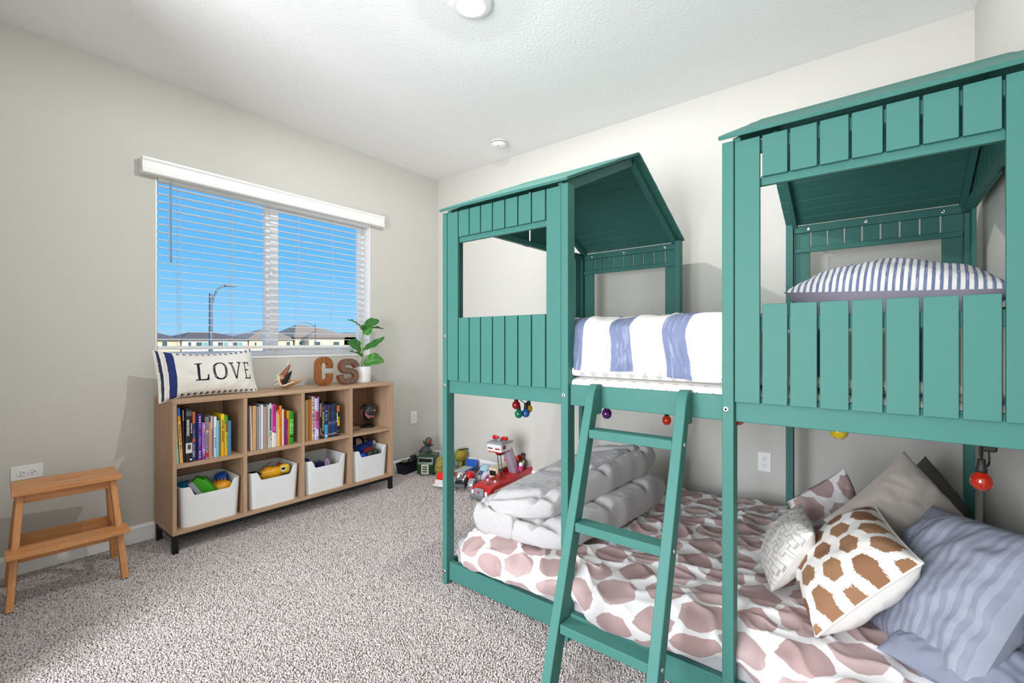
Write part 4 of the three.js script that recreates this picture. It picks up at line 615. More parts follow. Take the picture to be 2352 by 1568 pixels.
// ---------- toys on the floor in the corner ----------
{
  const ext = (pts, d, bev = 0.003) => { const g = new THREE.ExtrudeGeometry(new THREE.Shape(pts.map((p) => new THREE.Vector2(...p))), { depth: d, bevelEnabled: true, bevelSize: bev, bevelThickness: bev, bevelSegments: 2 }); g.translate(0, 0, -d / 2); return g; };
  const egg = (sx, sy, sz, s = 20) => new THREE.SphereGeometry(1, s, Math.round(s * 0.7)).scale(sx, sy, sz);
  const red = std('#c0141a', 0.28), white = std('#ecebea', 0.35), grey = std('#8f9399', 0.4), dk = std('#1c1d20', 0.5), darkred = std('#7d1016', 0.35), chrome = M.chrome;
  const wheel = (o, x, y, z, r, w, rim = grey, tyre = dk) => { const t = part('wheel', T(lathe([[r * 0.55, -w / 2], [r * 0.92, -w / 2], [r, -w * 0.32], [r, w * 0.32], [r * 0.92, w / 2], [r * 0.55, w / 2]], 24), 0, 0, 0, Math.PI / 2), tyre, o, [x, y, z]); part('hub', T(lathe([[0, -w * 0.45], [r * 0.56, -w * 0.42], [r * 0.56, w * 0.42], [0, w * 0.45]], 20), 0, 0, 0, Math.PI / 2), rim, t); return t; };
  // red fire engine, its nose towards the room; x is its length
  let o = thing('toy_fire_engine', 'long red toy fire engine with a raised lookout cab, nearest the grey blanket', 'toy truck', [-0.29, 0.004, 1.075], 0.06);
  part('chassis', ext([[-0.3, 0.02], [0.29, 0.02], [0.29, 0.055], [-0.3, 0.05]], 0.15), dk, o);
  part('body', ext([[-0.29, 0.035], [0.29, 0.035], [0.29, 0.105], [0.1, 0.1], [0.02, 0.085], [-0.08, 0.09], [-0.16, 0.098], [-0.22, 0.095], [-0.27, 0.082], [-0.3, 0.06]], 0.155, 0.006), red, o);
  part('bed_wall', ext([[0.0, 0.09], [0.28, 0.1], [0.28, 0.125], [0.0, 0.11]], 0.012), red, o, [0, 0, 0.076]); part('bed_wall', ext([[0.0, 0.09], [0.28, 0.1], [0.28, 0.125], [0.0, 0.11]], 0.012), red, o, [0, 0, -0.076]);
  part('hood_well', egg(0.035, 0.006, 0.032), darkred, o, [-0.2, 0.098, 0.02]); part('seat_well', egg(0.04, 0.006, 0.04), darkred, o, [-0.1, 0.094, 0]);
  part('grille', rbox(0.014, 0.062, 0.085, 0.014, 3), grey, o, [-0.308, 0.058, 0]);
  const badge = part('badge', merge([T(rbox(0.003, 0.026, 0.006, 0), 0, 0, 0, 0.75), T(rbox(0.003, 0.026, 0.006, 0), 0, 0, 0, -0.75)]), std('#c23a66', 0.4), o, [-0.316, 0.062, 0]);
  part('bumper', T(cyl(0.017, 0.017, 0.15, 18), 0, 0, 0, Math.PI / 2), std('#a4a8ad', 0.25, { metalness: 0.7 }), o, [-0.312, 0.024, 0]);
  for (const s of [-1, 1]) { part('headlight', rbox(0.012, 0.03, 0.022, 0.005, 2), white, o, [-0.305, 0.056, s * 0.062]); for (const x of [-0.19, 0.02, 0.2]) wheel(o, x, 0.03, s * 0.07, 0.034, 0.026); part('trim_rail', tube([[-0.24, 0.062, s * 0.087], [-0.02, 0.066, s * 0.087], [0.27, 0.075, s * 0.087]], 0.0045, 20, 8), std('#d8dadd', 0.25, { metalness: 0.6 }), o); part('beacon', rbox(0.016, 0.014, 0.016, 0.004, 2), white, o, [-0.16, 0.108, s * 0.035]); }
  // clear arm and cab
  const clear = phys('#dcd6e6', 0.12, { transmission: 0.55, thickness: 0 });
  part('lift_arm', ext([[0.08, 0.1], [0.125, 0.1], [-0.0, 0.36], [-0.05, 0.35]], 0.06, 0.004), clear, o, [0.03, 0, 0.01]); part('arm_edge', tube([[0.158, 0.1, 0.04], [0.033, 0.36, 0.04]], 0.004, 4, 6), red, o);
  for (const z of [-0.02, 0.01]) part('strut', tube([[-0.02, 0.1, z], [-0.06, 0.29, z]], 0.0035, 4, 6), std('#4c4e52', 0.4), o);
  const cz = 0.0, cab = [-0.06, 0.335];
  part('cab', ext([[-0.06, -0.01], [0.055, -0.01], [0.085, 0.012], [0.085, 0.045], [-0.055, 0.045], [-0.068, 0.03]], 0.125, 0.004), white, o, [cab[0], cab[1], cz]);
  part('cab_base', ext([[-0.058, -0.018], [0.05, -0.018], [0.058, -0.008], [-0.06, -0.008]], 0.12, 0.004), red, o, [cab[0], cab[1], cz]); part('cab_keel', egg(0.05, 0.028, 0.035), darkred, o, [cab[0] + 0.015, cab[1] - 0.03, cz]);
  part('cab_roof', ext([[-0.068, 0.045], [0.088, 0.045], [0.08, 0.054], [-0.06, 0.054]], 0.135, 0.003), grey, o, [cab[0], cab[1], cz]);
  for (const z of [-0.036, 0.032]) part('cab_window', rbox(0.006, 0.03, 0.046, 0.004, 2), darkred, o, [cab[0] - 0.066, cab[1] + 0.019, z]); part('cab_window', rbox(0.038, 0.03, 0.006, 0.004, 2), darkred, o, [cab[0] - 0.025, cab[1] + 0.019, 0.066]);
  for (let k = 0; k < 5; k++) part('tooth_light', rbox(0.004, 0.008, 0.01, 0.001), std('#e89a6a', 0.4), o, [cab[0] - 0.062, cab[1] - 0.013, -0.045 + k * 0.022]);
  part('siren_mast', rbox(0.04, 0.022, 0.03, 0.005, 2), grey, o, [cab[0] + 0.01, cab[1] + 0.064, cz]); for (const s of [-1, 1]) part('siren', T(lathe([[0, -0.026], [0.012, -0.026], [0.016, 0.01], [0.016, 0.022], [0, 0.026]], 20), 0, 0, 0, s * Math.PI / 2), red, o, [cab[0] + 0.012, cab[1] + 0.078, cz + s * 0.042]);
  // cream camper
  o = thing('toy_bus', 'cream toy camper bus with dark windows beside the red fire engine', 'toy bus', [-0.19, 0.06, 0.955], 0.12);
  part('body', rbox(0.22, 0.088, 0.085, 0.01, 3), std('#ddd2b2', 0.4), o, [0, 0.05, 0]); part('awning', ext([[-0.09, 0], [0.1, 0], [0.1, 0.007], [-0.09, 0.007]], 0.012, 0.001), std('#4a4438', 0.5), o, [0, 0.072, 0.046]);
  for (const x of [-0.02, 0.045, 0.085]) part('window', rbox(0.034, 0.03, 0.004, 0.003), std('#2b2720', 0.2), o, [x, 0.048, 0.0425]); part('windscreen', rbox(0.004, 0.04, 0.06, 0.004), std('#2b241c', 0.2), o, [-0.11, 0.055, 0]);
  for (const s of [-1, 1]) for (const x of [-0.065, 0.07]) wheel(o, x, 0.0, s * 0.036, 0.019, 0.014); for (let k = 0; k < 7; k++) part('roof_print', rbox(0.012, 0.0015, 0.004, 0), std('#a08c5a', 0.6), o, [-0.02 + k * 0.014, 0.0945, 0.008 * Math.sin(k * 1.7)]);
  const stand = single('toy_crate', 'grey plastic crate under the cream camper bus', 'crate', ext([[-0.11, 0], [0.11, 0], [0.115, 0.035], [-0.115, 0.035]], 0.09), std('#6d6f76', 0.6), [-0.19, 0.002, 0.955], [0, 0.12, 0]);
  // purple and white car
  o = thing('toy_monster_car', 'purple and white toy car with round eye headlights, tipped nose down', 'toy car', [-0.25, 0.04, 0.84], 0.25); o.rotation.z = 0.32; o.scale.setScalar(1.1);
  part('body', surf((u, v) => { const a = v * Math.PI * 2, t = u, r = Math.pow(Math.sin(Math.PI * (0.06 + t * 0.88)), 0.45); return [lerp(-0.09, 0.11, t), 0.04 + Math.sin(a) * 0.035 * r, Math.cos(a) * 0.05 * r]; }, 24, 24), std('#d3d6e2', 0.3), o);
  part('canopy', egg(0.05, 0.03, 0.04), std('#9fc3cf', 0.15), o, [0.02, 0.068, 0]); for (const s of [-1, 1]) { part('eye', T(cyl(0.012, 0.012, 0.004, 20), 0, 0, 0, 0, 0, Math.PI / 2), white, o, [-0.09, 0.045, s * 0.022]); part('pupil', T(cyl(0.007, 0.007, 0.004, 16), 0, 0, 0, 0, 0, Math.PI / 2), std('#35306a', 0.3), o, [-0.0925, 0.045, s * 0.022]); part('fender', egg(0.045, 0.03, 0.018), std('#a3358f', 0.3), o, [-0.05, 0.028, s * 0.05]); wheel(o, -0.05, 0.0, s * 0.055, 0.03, 0.026, std('#8d3a8f', 0.3)); wheel(o, 0.07, 0.0, s * 0.055, 0.03, 0.026, std('#8d3a8f', 0.3)); }
  part('stripe', rbox(0.09, 0.004, 0.03, 0.001), std('#3d4f86', 0.3), o, [-0.02, 0.078, 0]);
  // chrome and red hot rod with fat silver wheels
  o = thing('toy_hot_rod', 'red toy hot rod with a chrome engine and fat silver wheels by the bed post', 'toy car', [-0.44, 0.004, 0.81], 0.35); o.scale.setScalar(1.1);
  part('chassis', ext([[-0.09, 0.035], [0.1, 0.035], [0.1, 0.055], [-0.09, 0.055]], 0.06), dk, o); part('bumper', rbox(0.02, 0.025, 0.11, 0.006, 2), std('#55595f', 0.4), o, [-0.1, 0.04, -0.02]); part('cab', egg(0.045, 0.034, 0.036), red, o, [0.0, 0.09, 0.03]);
  part('engine', lathe([[0, -0.03], [0.024, -0.028], [0.03, -0.01], [0.03, 0.012], [0.024, 0.03], [0, 0.034]], 24), chrome, o, [-0.06, 0.095, -0.025], [0, 0, Math.PI / 2]); part('exhaust', tube([[-0.05, 0.07, 0.0], [-0.08, 0.06, 0.01], [-0.085, 0.085, 0.02], [-0.05, 0.1, 0.02]], 0.01, 16, 8), chrome, o);
  for (const s of [-1, 1]) for (const x of [-0.05, 0.08]) { const w = wheel(o, x, 0.042, s * 0.07, 0.042, 0.045, chrome, std('#b9bcc2', 0.3, { metalness: 0.7 })); for (let k = 0; k < 12; k++) part('tread', rbox(0.006, 0.008, 0.046, 0.002), std('#a5a8ae', 0.35, { metalness: 0.7 }), w, [Math.cos(k * Math.PI / 6) * 0.042, Math.sin(k * Math.PI / 6) * 0.042, 0], [0, 0, k * Math.PI / 6]); }
  // orange red car half behind the bed post
  o = thing('toy_pickup', 'bright red toy pickup with a pale front, half hidden by the bed post', 'toy car', [-0.50, 0.004, 0.63], 0.25);
  part('body', ext([[-0.08, 0.02], [0.09, 0.02], [0.09, 0.06], [0.03, 0.065], [0.01, 0.098], [-0.03, 0.095], [-0.05, 0.062], [-0.085, 0.055]], 0.085, 0.006), std('#d8271f', 0.3), o); part('grille', rbox(0.01, 0.045, 0.075, 0.006, 2), std('#d6d4cf', 0.4), o, [-0.09, 0.045, 0]); part('bumper', rbox(0.02, 0.016, 0.1, 0.006, 2), std('#d9d8d4', 0.3), o, [-0.093, 0.022, 0]);
  for (const s of [-1, 1]) for (const x of [-0.055, 0.055]) wheel(o, x, 0.022, s * 0.044, 0.022, 0.018);
  // dark green lorry
  o = thing('toy_lorry', 'dark green toy lorry with a square light grille standing before the grey box', 'toy truck', [-0.37, 0.003, 0.275], 0.55); o.scale.setScalar(1.35);
  part('cab', ext([[-0.05, 0.02], [0.07, 0.02], [0.07, 0.12], [-0.02, 0.125], [-0.045, 0.115], [-0.055, 0.075]], 0.1, 0.006), std('#1a3a1e', 0.25), o); part('grille', rbox(0.006, 0.06, 0.05, 0.002), std('#b8bba6', 0.4), o, [-0.061, 0.045, 0.0]); for (const y of [0.03, 0.045, 0.06]) part('slot', rbox(0.004, 0.008, 0.03, 0), dk, o, [-0.064, y, 0.0]); part('windscreen', rbox(0.005, 0.035, 0.085, 0.003), std('#0f1814', 0.1), o, [-0.056, 0.094, 0], [0, 0, 0.28]);
  for (const s of [-1, 1]) { for (const x of [-0.015, 0.045]) wheel(o, x, 0.02, s * 0.046, 0.02, 0.016); part('stripe', rbox(0.05, 0.004, 0.002, 0), std('#cfd6b0', 0.4), o, [0.02, 0.062, s * 0.0565], [0, 0, 0.25]); }
  // navy tray and things in it
  o = thing('toy_tray', 'dark navy flared tray of toys against the baseboard', 'tray', [-0.41, 0.002, 0.085], 0.2); o.scale.set(1.25, 1.1, 1.1);
  part('shell', surf((u, v) => { const a = u * Math.PI * 2, k = 0.86 + 0.14 * v, c = Math.cos(a), s = Math.sin(a), q = 1 / Math.max(Math.abs(c), Math.abs(s)); return [c * q * 0.11 * k, v * 0.085, s * q * 0.045 * k]; }, 48, 4), std('#171a2c', 0.5), o); part('bottom', rbox(0.19, 0.004, 0.078, 0), std('#171a2c', 0.5), o, [0, 0.004, 0]);
  single('toy_disc', 'grey green oval toy lying on the left end of the navy tray', 'toy', egg(0.042, 0.014, 0.028), std('#66695c', 0.5), [-0.485, 0.106, 0.1], [0, 0.2, -0.1]);
  o = thing('toy_robot_parts', 'tangle of small charcoal robot parts on the navy tray', 'toy', [-0.38, 0.096, 0.09], 0.2); o.scale.setScalar(1.2); reseed(77); for (let k = 0; k < 11; k++) part('piece', rbox(rr(0.015, 0.035), rr(0.01, 0.02), rr(0.012, 0.025), 0.003), std(['#33353a', '#4b4d52', '#26272b'][k % 3], 0.5), o, [rr(-0.045, 0.045), rr(0, 0.028), rr(-0.02, 0.02)], [rr(0, 3), rr(0, 3), rr(0, 3)]);
  // grey ship like playset with a red-eyed gun on it
  o = thing('toy_gunboat', 'dark grey toy gunboat with a round red lens on its turret', 'toy', [-0.215, 0.002, 0.085], 0.25); o.scale.set(1.1, 1.15, 1.1);
  part('hull', ext([[-0.1, 0], [0.1, 0], [0.12, 0.09], [-0.11, 0.09]], 0.1), std('#50555b', 0.5), o); part('deck_ring', T(new THREE.TorusGeometry(0.05, 0.007, 8, 28), 0, 0, 0, Math.PI / 2), std('#3b3f44', 0.5), o, [-0.02, 0.128, 0]); part('turret', lathe([[0.055, 0.09], [0.05, 0.115], [0.04, 0.15], [0.02, 0.165], [0, 0.168]], 28), std('#454a4d', 0.5), o, [-0.02, 0, 0]);
  part('gun_pod', egg(0.035, 0.033, 0.03), std('#5c6053', 0.5), o, [0.025, 0.2, 0.0]); part('lens', egg(0.012, 0.016, 0.013), std('#a3282c', 0.3), o, [0.008, 0.2, 0.026]); part('barrel', tube([[-0.02, 0.18, 0.0], [-0.045, 0.205, 0.0], [-0.055, 0.215, 0.004]], 0.006, 8, 6), std('#3b3f44', 0.5), o); part('base_fins', rbox(0.07, 0.008, 0.05, 0.002), std('#2f3236', 0.5), o, [0.03, 0.163, 0]);
  single('toy_box', 'pale grey flat-lidded box in the room corner behind the toys', 'box', rbox(0.2, 0.13, 0.12, 0.004), std('#a9adb5', 0.5), [-0.14, 0.066, 0.235], [0, 0.3, 0]);
  // olive backpack shapes
  o = thing('toy_tank_bag', 'olive yellow soft toy shape leaning behind the bed post', 'toy', [-0.37, 0.0, 0.44], 0.4); part('body', egg(0.055, 0.085, 0.05), std('#8a8436', 0.7), o, [0, 0.085, 0]); part('hump', egg(0.04, 0.06, 0.04), std('#9a9440', 0.7), o, [0.035, 0.11, -0.02]); for (const y of [0.06, 0.1]) part('strap', T(new THREE.TorusGeometry(0.052, 0.004, 6, 28), 0, 0, 0, Math.PI / 2), std('#6e6526', 0.8), o, [0, y, 0]);
  o = thing('toy_beast', 'olive yellow toy beast with an orange-brown face, near the corner baseboard', 'toy', [-0.085, 0.0, 0.4], 0.2); part('body', surf((u, v) => { const a = u * Math.PI * 2, t = v * Math.PI; return [Math.cos(a) * Math.sin(t) * 0.07, 0.13 - Math.cos(t) * -0.06 + 0.01 * Math.sin(a * 3) * Math.sin(t), Math.sin(a) * Math.sin(t) * 0.055]; }, 28, 18), std('#8f8a2e', 0.6), o); part('face', egg(0.03, 0.028, 0.014), std('#b07a26', 0.6), o, [-0.03, 0.14, 0.046]); part('horn_bar', tube([[-0.07, 0.195, 0.02], [-0.02, 0.19, 0.03], [0.05, 0.182, 0.03], [0.085, 0.17, 0.03]], 0.005, 12, 6), std('#3a3320', 0.6), o); for (const x of [-0.04, 0.04]) part('leg', egg(0.022, 0.045, 0.025), std('#7c7626', 0.6), o, [x, 0.045, 0.02]);
  // blue flatbed and black track
  o = thing('toy_flatbed', 'blue toy flatbed trailer with a grey deck beyond the hot rod', 'toy truck', [-0.2, 0.003, 0.56], 0.25); part('frame', ext([[-0.15, 0.02], [0.13, 0.02], [0.13, 0.055], [-0.15, 0.045]], 0.1), std('#1f57b4', 0.35), o); part('deck', rbox(0.2, 0.006, 0.09, 0.002), std('#b8bcc0', 0.45), o, [-0.03, 0.058, 0]); part('tail_gate', ext([[0.1, 0.05], [0.14, 0.05], [0.15, 0.1], [0.12, 0.105]], 0.1), std('#1f57b4', 0.35), o); for (const s of [-1, 1]) for (const x of [-0.09, 0.08]) wheel(o, x, 0.02, s * 0.05, 0.02, 0.016); part('tow_cab', rbox(0.05, 0.05, 0.08, 0.01, 2), std('#a81d2a', 0.3), o, [-0.19, 0.05, 0]);
  o = thing('toy_track', 'black toy track section with a thin wooden rod along it', 'toy', [-0.14, 0.003, 0.685], 0.3); part('bed', rbox(0.3, 0.06, 0.07, 0.004), std('#1d1e1c', 0.5), o, [0.02, 0.032, 0]); for (let k = 0; k < 6; k++) part('tie', rbox(0.012, 0.006, 0.07, 0.001), std('#3c3a30', 0.6), o, [-0.09 + k * 0.045, 0.065, 0]); part('rod', T(cyl(0.004, 0.004, 0.24, 8), 0, 0, 0, 0, 0, Math.PI / 2), std('#a8743a', 0.5), o, [-0.04, 0.07, 0.035]);
  // bright bits by the arm of the fire engine
  o = thing('toy_figure', 'small magenta and lime toy figure beside the clear lift arm', 'toy figure', [-0.15, 0.125, 1.135], 0.3); part('torso', rbox(0.04, 0.045, 0.03, 0.008, 2), std('#d22a86', 0.4), o, [0, 0.03, 0]); part('head', rbox(0.03, 0.028, 0.028, 0.007, 2), std('#f1e8ee', 0.4), o, [-0.012, 0.06, 0.006]); part('arm', tube([[0.02, 0.04, 0], [0.045, 0.055, 0.005], [0.05, 0.075, 0.008]], 0.008, 8, 8), std('#b5c52c', 0.4), o); part('leg', rbox(0.016, 0.035, 0.02, 0.004), std('#6b6a70', 0.5), o, [0.01, -0.008, 0]);
  single('toy_ball', 'small orange red ball above the far side of the cream bus', 'ball', egg(0.022, 0.022, 0.022), std('#e0482a', 0.35), [-0.13, 0.19, 0.97]);
  o = thing('toy_rover', 'dark grey toy rover with an orange dome at the rear of the fire engine', 'toy', [-0.07, 0.13, 1.06], 0.2); part('body', rbox(0.1, 0.06, 0.09, 0.012, 2), std('#4a4648', 0.5), o, [0, 0.03, 0]); part('dome', egg(0.028, 0.026, 0.028), std('#e8632e', 0.35), o, [-0.03, 0.07, -0.02]); part('block', rbox(0.04, 0.035, 0.05, 0.005), std('#7c1a22', 0.4), o, [0.025, 0.075, 0]); part('tail', rbox(0.03, 0.03, 0.03, 0.005), std('#2b2a2e', 0.5), o, [0.05, 0.09, 0.01]);
}
// ---------- carpet ----------
{
  const carpetTex = dtex(512, 512, (x, y) => { const i = (x * 512) | 0, j = (y * 512) | 0, n = hash(i, j), m = pn(x, y, 6, 6) * 0.5; let c = mix3([206, 198, 193], [150, 141, 137], clamp(0.4 + m + (n - 0.5) * 0.5, 0, 1)); if (n < 0.05) c = mix3(c, [104, 94, 90], 0.5); return c; }, true, [1.2, 1.2]);
  struct('floor', boxUV(new THREE.BoxGeometry(-RX + 2 * TH, 0.1, RZ + 2 * TH), 2, [0, 0]), std('#a69b97', 1.0, { map: carpetTex }), [RX / 2, -0.053, RZ / 2]);
  // loop tufts, denser and finer close to the camera's side of the room
  reseed(991);
  const tuft = surf((u, v) => { const a = u * Math.PI * 2, t = v * 1.5; return [Math.cos(a) * Math.cos(t), Math.sin(t) * 1.25 - 0.2, Math.sin(a) * Math.cos(t)]; }, 5, 2);
  const spots = [];
  const put = (x0, x1, z0, z1, step) => { for (let x = x0; x < x1; x += step) for (let z = z0; z < z1; z += step) spots.push([x + rr(-0.5, 0.5) * step, z + rr(-0.5, 0.5) * step, step]); };
  put(-3.2, -0.02, 0.02, 1.0, 0.0066); put(-3.2, -1.0, 1.0, 3.3, 0.006); put(-1.0, -0.02, 1.0, 1.75, 0.007);
  const im = new THREE.InstancedMesh(tuft, std('#ffffff', 1.0), spots.length), m = new THREE.Matrix4(), q = new THREE.Quaternion(), e = new THREE.Euler(), c = new THREE.Color();
  spots.forEach(([x, z, s], i) => {
    const lean = 0.55, a = fbm(x * 1.6, z * 1.6, 4) * 2.5, r = s * rr(0.5, 0.72);
    e.set(Math.sin(a) * lean + rr(-0.5, 0.5), rr(0, 6.3), Math.cos(a) * lean + rr(-0.5, 0.5)); q.setFromEuler(e);
    m.compose(V(x, -0.002 + rr(-0.002, 0.0015), z), q, V(r, r * rr(1.0, 1.7), r)); im.setMatrixAt(i, m);
    const t = rnd(), w = 0.5 + fbm(x * 9, z * 9, 2) * 0.25, k = t < 0.12 ? rr(0.45, 0.62) : rr(0.82, 1.0);
    c.setRGB(0.60 * k + 0.01 * w, 0.545 * k, 0.52 * k); if (t > 0.8) c.setRGB(0.66 * k, 0.63 * k, 0.60 * k); im.setColorAt(i, c);
  });
  im.name = 'carpet_pile'; im.castShadow = im.receiveShadow = true; im.userData = { kind: 'stuff', label: 'short speckled greige carpet pile covering the bedroom floor', category: 'carpet' }; scene.add(im);
}
// ---------- bedding ----------
const linen = dtex(256, 256, (x, y) => [clamp(128 + pn(x, y, 120, 14) * 70 + pn(x, y, 14, 120, 4) * 70, 0, 255)], false, [8, 8]);
const ridge = (x) => 1 - Math.abs(x);                                            // sharp folds from smooth noise
const folds = (x, y, s) => { const w = 0.35 * fbm(x * 2 + s, y * 2, 1.7, 2), a = ridge(clamp(nz(x * 3.2 + w + s, y * 1.3 + w, s) * 2.6, -1, 1)), b = ridge(clamp(nz(x * 1.8 - y * 2.6 + s, y * 3.4 + x, s + 5) * 2.6, -1, 1)); return a * a * a * 0.6 + b * b * b * 0.5; };
{ // lower mattress and its printed comforter
  single('mattress', 'thin grey mattress lying in the low frame of the bunk bed', 'mattress', boxUV(rbox(1.25, 0.15, 1.9, 0.035, 4), 2), std('#a3a2a4', 0.9, { bumpMap: linen, bumpScale: 0.001 }), [-0.872, 0.137, 2.712]);
  const W = 1024, H = 1408, mx = 1.72, mz = 2.3, tex = ctex(W, H, (x) => {
    x.fillStyle = '#e6e4e3'; x.fillRect(0, 0, W, H); reseed(4242); const sx = W / mx, p = 0.166;
    for (let j = -1; j < 18; j++) for (let i = -1; i < 13; i++) {
      const cx = (i + (j % 2 ? 0.5 : 0)) * p + rr(-0.012, 0.012), cy = j * p * 0.86 + rr(-0.012, 0.012), n = 8, a0 = rr(0, 1), R = rr(0.070, 0.078);
      x.fillStyle = ['#b39a97', '#af9592', '#b79f9c'][(i + j + 20) % 3]; x.beginPath();
      for (let k = 0; k < n; k++) { const a = a0 + k / n * Math.PI * 2, r = R * rr(0.86, 1.08), a2 = a + 0.36, r2 = R * rr(0.86, 0.98); x.lineTo((cx + Math.cos(a) * r) * sx, (cy + Math.sin(a) * r) * sx); x.lineTo((cx + Math.cos(a2) * r2) * sx, (cy + Math.sin(a2) * r2) * sx); if (k % 2) x.lineTo((cx + Math.cos(a2 + 0.07) * r2 * 1.05) * sx, (cy + Math.sin(a2 + 0.07) * r2 * 1.05) * sx); }
      x.closePath(); x.fill();
    }
  });
  M.print = std('#ffffff', 0.85, { map: tex, bumpMap: linen, bumpScale: 0.0004 });
  // cross section from the back edge to the hanging front edge, then along the bed
  const za = 1.785, zb = 3.665, prof = (t) => { // t in metres along the cloth from the back
    if (t < 1.2) return [-0.235 - t, 0.0, 0]; const q = Math.min(1, (t - 1.2) / 0.34), a = q * 2.05; return [-1.435 - Math.sin(a) * 0.118, -0.105 + Math.cos(a) * 0.105, q];
  };
  const T1 = 1.54, NU = 250, NV = 190;
  const sheetY = (x, z) => 0.272 + 0.018 * fbm(x * 2.2, z * 1.6, 0.3) + 0.012 * smooth(2.6, 3.1, z);
  const g = surf((u, v) => {
    const z0 = lerp(za - 0.03, zb, u), [px, py, q] = prof(v * T1), endd = Math.max(0, 1 - (z0 - (za - 0.03)) / 0.15), hem = q * q * 0.012 * Math.sin(z0 * 9) + q * 0.01 * fbm(z0 * 5, 1, 2);
    const bulge = smooth(0, 0.5, q) * (0.012 * fbm(z0 * 3.2, v * 3, 7) + 0.028 * smooth(2.0, 2.6, z0) * smooth(3.5, 2.7, z0) * Math.sin(q * 3.14) - 0.02 * endd);
    const k = folds(px * 1.2, z0 * 1.2, 2.1), fr = smooth(0.15, 0.75, q), cre = 0.017 * k + 0.012 * ridge(clamp(nz(px * 9 + z0 * 3, z0 * 5 - px * 4, 6) * 2.4, -1, 1)) ** 3 + fr * 0.03 * ridge(clamp(nz(z0 * 9, v * 3, 3) * 2, -1, 1)) * (1 - 0.4 * q);
    const y = sheetY(px, z0) + py + cre - 0.012 - endd * endd * (0.13 - 0.02 * q) * (1 - 0.75 * q) - 0.0;
    const pd = Math.min(...[1.739, 2.413, 3.004, 3.685].map((k) => Math.abs(z0 - k))), tuck = 0.062 * (1 - smooth(0.02, 0.13, pd)) * smooth(-1.40, -1.47, px); return [px - bulge + fr * cre * -0.7 + tuck, Math.max(y + hem, 0.112), z0 + fr * 0.006 * nz(z0 * 7, v * 5)];
  }, NU, NV);
  const uv = g.attributes.uv; for (let i = 0; i < uv.count; i++) uv.setXY(i, (uv.getY(i) * T1 + 0.03) / mx, (uv.getX(i) * (zb - za) + 0.05) / mz);
  g.index.array.reverse(); g.computeVertexNormals();
  single('comforter', 'white comforter printed with mauve giraffe patches on the lower bunk', 'comforter', g, M.print);
}
